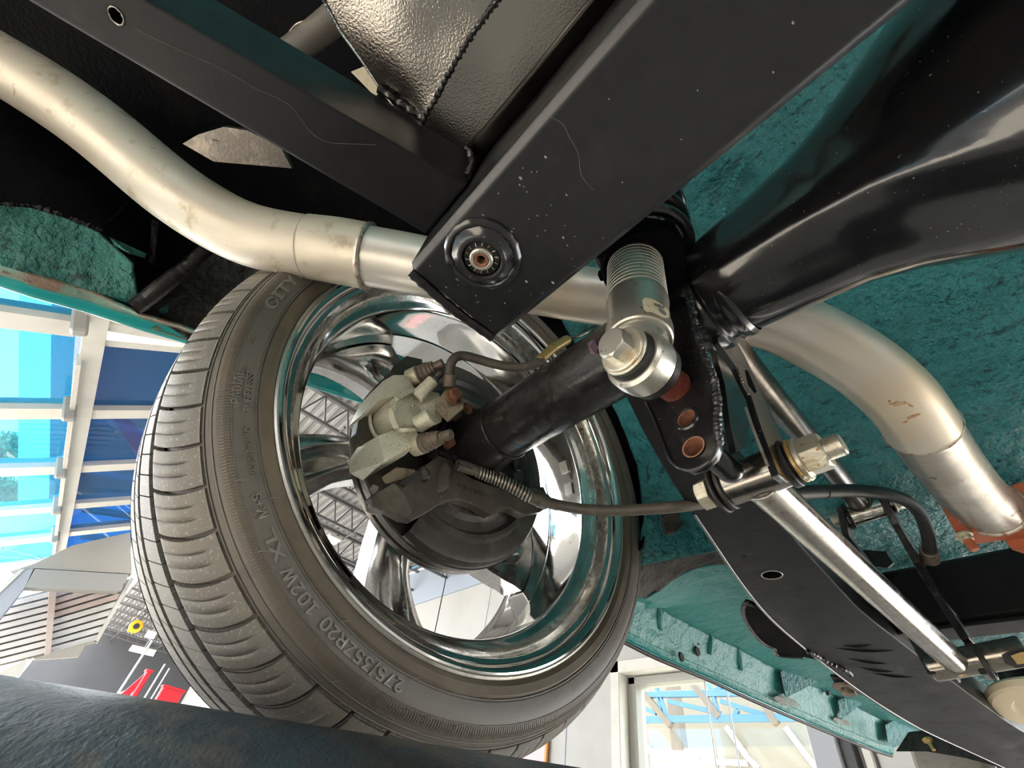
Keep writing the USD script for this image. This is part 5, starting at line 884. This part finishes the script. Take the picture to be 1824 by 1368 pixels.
# ---- forward frame rail, crossmember, pad
rl = thing('front_frame_rail', 'wide black frame rail curving forward with a round hole in its face', 'frame rail', P(1375, 1025, z=1.95))
zr = 1.955
ro = [(1108, 690), (1150, 776), (1200, 862), (1236, 915), (1268, 962), (1300, 1010), (1335, 1058), (1375, 1104), (1430, 1152), (1490, 1200), (1560, 1250), (1640, 1298), (1730, 1340), (1900, 1420)]
ri = [(1900, 1352), (1800, 1290), (1720, 1232), (1640, 1172), (1560, 1110), (1525, 1080), (1490, 1042), (1440, 988), (1395, 935), (1345, 880), (1300, 826), (1250, 760), (1200, 690)]
hq = P(1375, 1024, z=zr)
put('face', slab(ro + ri, 2, zr, zr + .05, [(1375, 1024, .0125)]), 'black_satin', rl)
put('hole_lip', tube([hq + A([.0128 * math.cos(t), .0128 * math.sin(t), -.0002]) for t in np.linspace(0, 2 * math.pi, 30)], .0009, 6, caps=False), 'exhaust_bare', rl)
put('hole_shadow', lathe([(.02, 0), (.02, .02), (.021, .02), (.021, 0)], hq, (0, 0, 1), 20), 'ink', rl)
put('edge_roll', tube([P(a, b, z=zr + .001) for a, b in ro[3:]], .0022, 8, 60), 'black_gloss', rl, True)
for k, (q0, q1) in enumerate((((1470, 1152), (1610, 1158)), ((1500, 1170), (1590, 1182)), ((1490, 1148), (1560, 1146)), ((1540, 1196), (1640, 1206)), ((1520, 1186), (1600, 1196)))):
    a_, b_ = P(*q0, z=zr), P(*q1, z=zr); put('wrinkle', tube([a_ + A([0, 0, .002]), (a_ + b_) / 2 + A([0, .012, -.0005]), b_ + A([0, 0, .002])], [.001, .0024, .001], 10, 24), 'black_satin', rl, True)
put('weld_patch', weld([P(a, b, z=zr - .001) for a, b in [(1440, 1160), (1455, 1168), (1480, 1182), (1510, 1195), (1515, 1202)]], .004, 3, 40), 'black_worn', rl)
put('scratch', [tube([P(*q, z=zr - .0003), P(q[0] + dx, q[1] + dy, z=zr - .0003)], .00028, 5) for q, dx, dy in (((1270, 952), 12, 6), ((1286, 942), 6, 2), ((1330, 990), 10, -6), ((1320, 992), 12, 1), ((1292, 980), 8, 1), ((1330, 1034), 14, 0), ((1338, 1050), 8, 2), ((1306, 945), 6, 2), ((1340, 948), 8, 3), ((1400, 1060), 10, 2), ((1420, 1090), 12, 3))], 'scuff', rl)
tb = [(1324, 1082), (1330, 1074), (1342, 1078), (1356, 1072), (1400, 1110), (1452, 1158), (1470, 1178), (1430, 1170), (1384, 1166), (1380, 1156), (1364, 1148), (1338, 1122), (1326, 1100)]
put('outrigger', slab(tb, 2, zr + .055, zr + .062), 'black_dull', rl); put('outrigger_lip', tube([P(a, b, z=zr + .056) for a, b in tb[7:] + tb[:3]], .004, 8, 40), 'black_worn', rl, True)
put('bracket', slab([(1480, 1206), (1530, 1206), (1575, 1238), (1640, 1286), (1600, 1280), (1540, 1240), (1490, 1224)], 2, zr + .07, zr + .076), 'black_worn', rl)
put('mount_bolt', [hexbolt(P(1508, 1226, z=zr + .066), (0, 0, -1), .03, .014), ring(P(1508, 1226, z=zr + .060), (0, 0, 1), .01, .028, .006)], 'pin_brown', rl)
xm = thing('front_crossmember', 'black square crossmember behind the bracket plates', 'crossmember', (-.1, .95, 2.0))
y0_ = .955; zt, zb_ = P(1680, 996, y=y0_)[2], P(1680, 1112, y=y0_)[2]
put('tube', rbox((.12, y0_ + .028, (zt + zb_) / 2), (.76, .056, zt - zb_), ch=.006), 'black_satin', xm)
put('end_plate', hull([P(a, b, y=c) for a, b, c in [(1540, 1008, .95), (1552, 1006, .95), (1560, 1126, .95), (1538, 1120, .95), (1545, 1060, .93)]]), 'black_gloss', xm)
put('end_bracket', slab(zz(1364, 740, 3.965, [(620, 960), (700, 950), (850, 960), (870, 1000), (900, 1040), (860, 1075), (700, 1060)]), 1, 1.02, 1.026), 'black_worn', xm)
put('lower_flange', rbox((.12, y0_ + .022, zb_ - .004), (.76, .05, .006), ch=.002), 'black_satin', xm)
pd = thing('air_spring_pad', 'round cream coloured pad with a pressed ring beside the frame rail', 'pad', P(1835, 1252, d=.80))
c = P(1872, 1266, d=.82); put('disc', lathe([(0, 0), (0, .022), (.006, .028), (.006, .045), (0, .052), (0, .078), (.004, .083), (.014, .085), (.02, .080), (.02, 0)], c, (0.05, .2, .98), 60), 'cream', pd, 30)
put('seat', lathe([(.02, 0), (.02, .06), (.08, .06), (.08, 0)], c, (0.05, .2, .98), 40), 'black_satin', pd)
# front tyre glimpsed past the rocker
ft = thing('front_road_wheel', 'front wheel, only its tyre tread glimpsed past the rocker panel', 'wheel', (-.55, 3.1, 2.03))
fc = A([-.56, 3.02, 2.04]); put('tyre', lathe([(0, .23), (-.008, .30), (.01, .325), (.03, .335), (.22, .335), (.24, .30), (.24, .23)], fc + A([.12, 0, 0]), (-1, 0, 0), 90), 'tyre', ft, 30)
for k in range(36):
    a_ = 2 * math.pi * k / 36 + .3
    if math.sin(a_) < .2 and math.cos(a_) < .3:
        for j, (d0, d1) in enumerate(((.012, .06), (.07, .11), (.12, .16), (.17, .22))): put('tread_lug', hull([fc + A([.12 - d, r * math.cos(a_ + t + .25 * d * 4), r * math.sin(a_ + t + .25 * d * 4)]) for d in (d0, d1) for r in (.33, .344) for t in (0, .13)]), 'tread', ft, False)
put('splash_shield', slab([(1596, 1338), (1618, 1304), (1650, 1300), (1700, 1318), (1760, 1345), (1824, 1376), (1900, 1420), (1800, 1372), (1720, 1350), (1650, 1338)], 1, 2.2, 2.206), 'black_worn', None, False, 'black splash shield with a small clip at the end of the rocker', 'shield')
cp = P(1652, 1318, y=2.2); put('trim_clip', [lathe([(0, 0), (0, .016), (.006, .014), (.01, .006), (.03, .006), (.03, 0)], cp, (.3, -.3, -1), 16)], 'gold_zinc', None, 30, 'small brass coloured clip hanging from the black splash shield', 'clip')
# ---- lift arm in the foreground
la = thing('lift_arm', 'worn dark blue lift arm tube crossing the bottom corner of the view', 'lift arm', P(300, 1330, d=.30))
ta, tb_ = P(-60, 1192, d=.345), P(1100, 1378, d=.285); ar = .082; dn = norm(np.cross(tb_ - ta, EYE - (ta + tb_) / 2)); 
if dn[2] > 0: dn = -dn
ctr = [ta + dn * ar, tb_ + dn * ar]
put('arm_tube', rod(ctr[0] - norm(tb_ - ta) * .3, ctr[1] + norm(tb_ - ta) * .3, ar, 72), 'lift_paint', la, 30)
# rubber pad on the arm's far end, holding the tyre from below is out of view
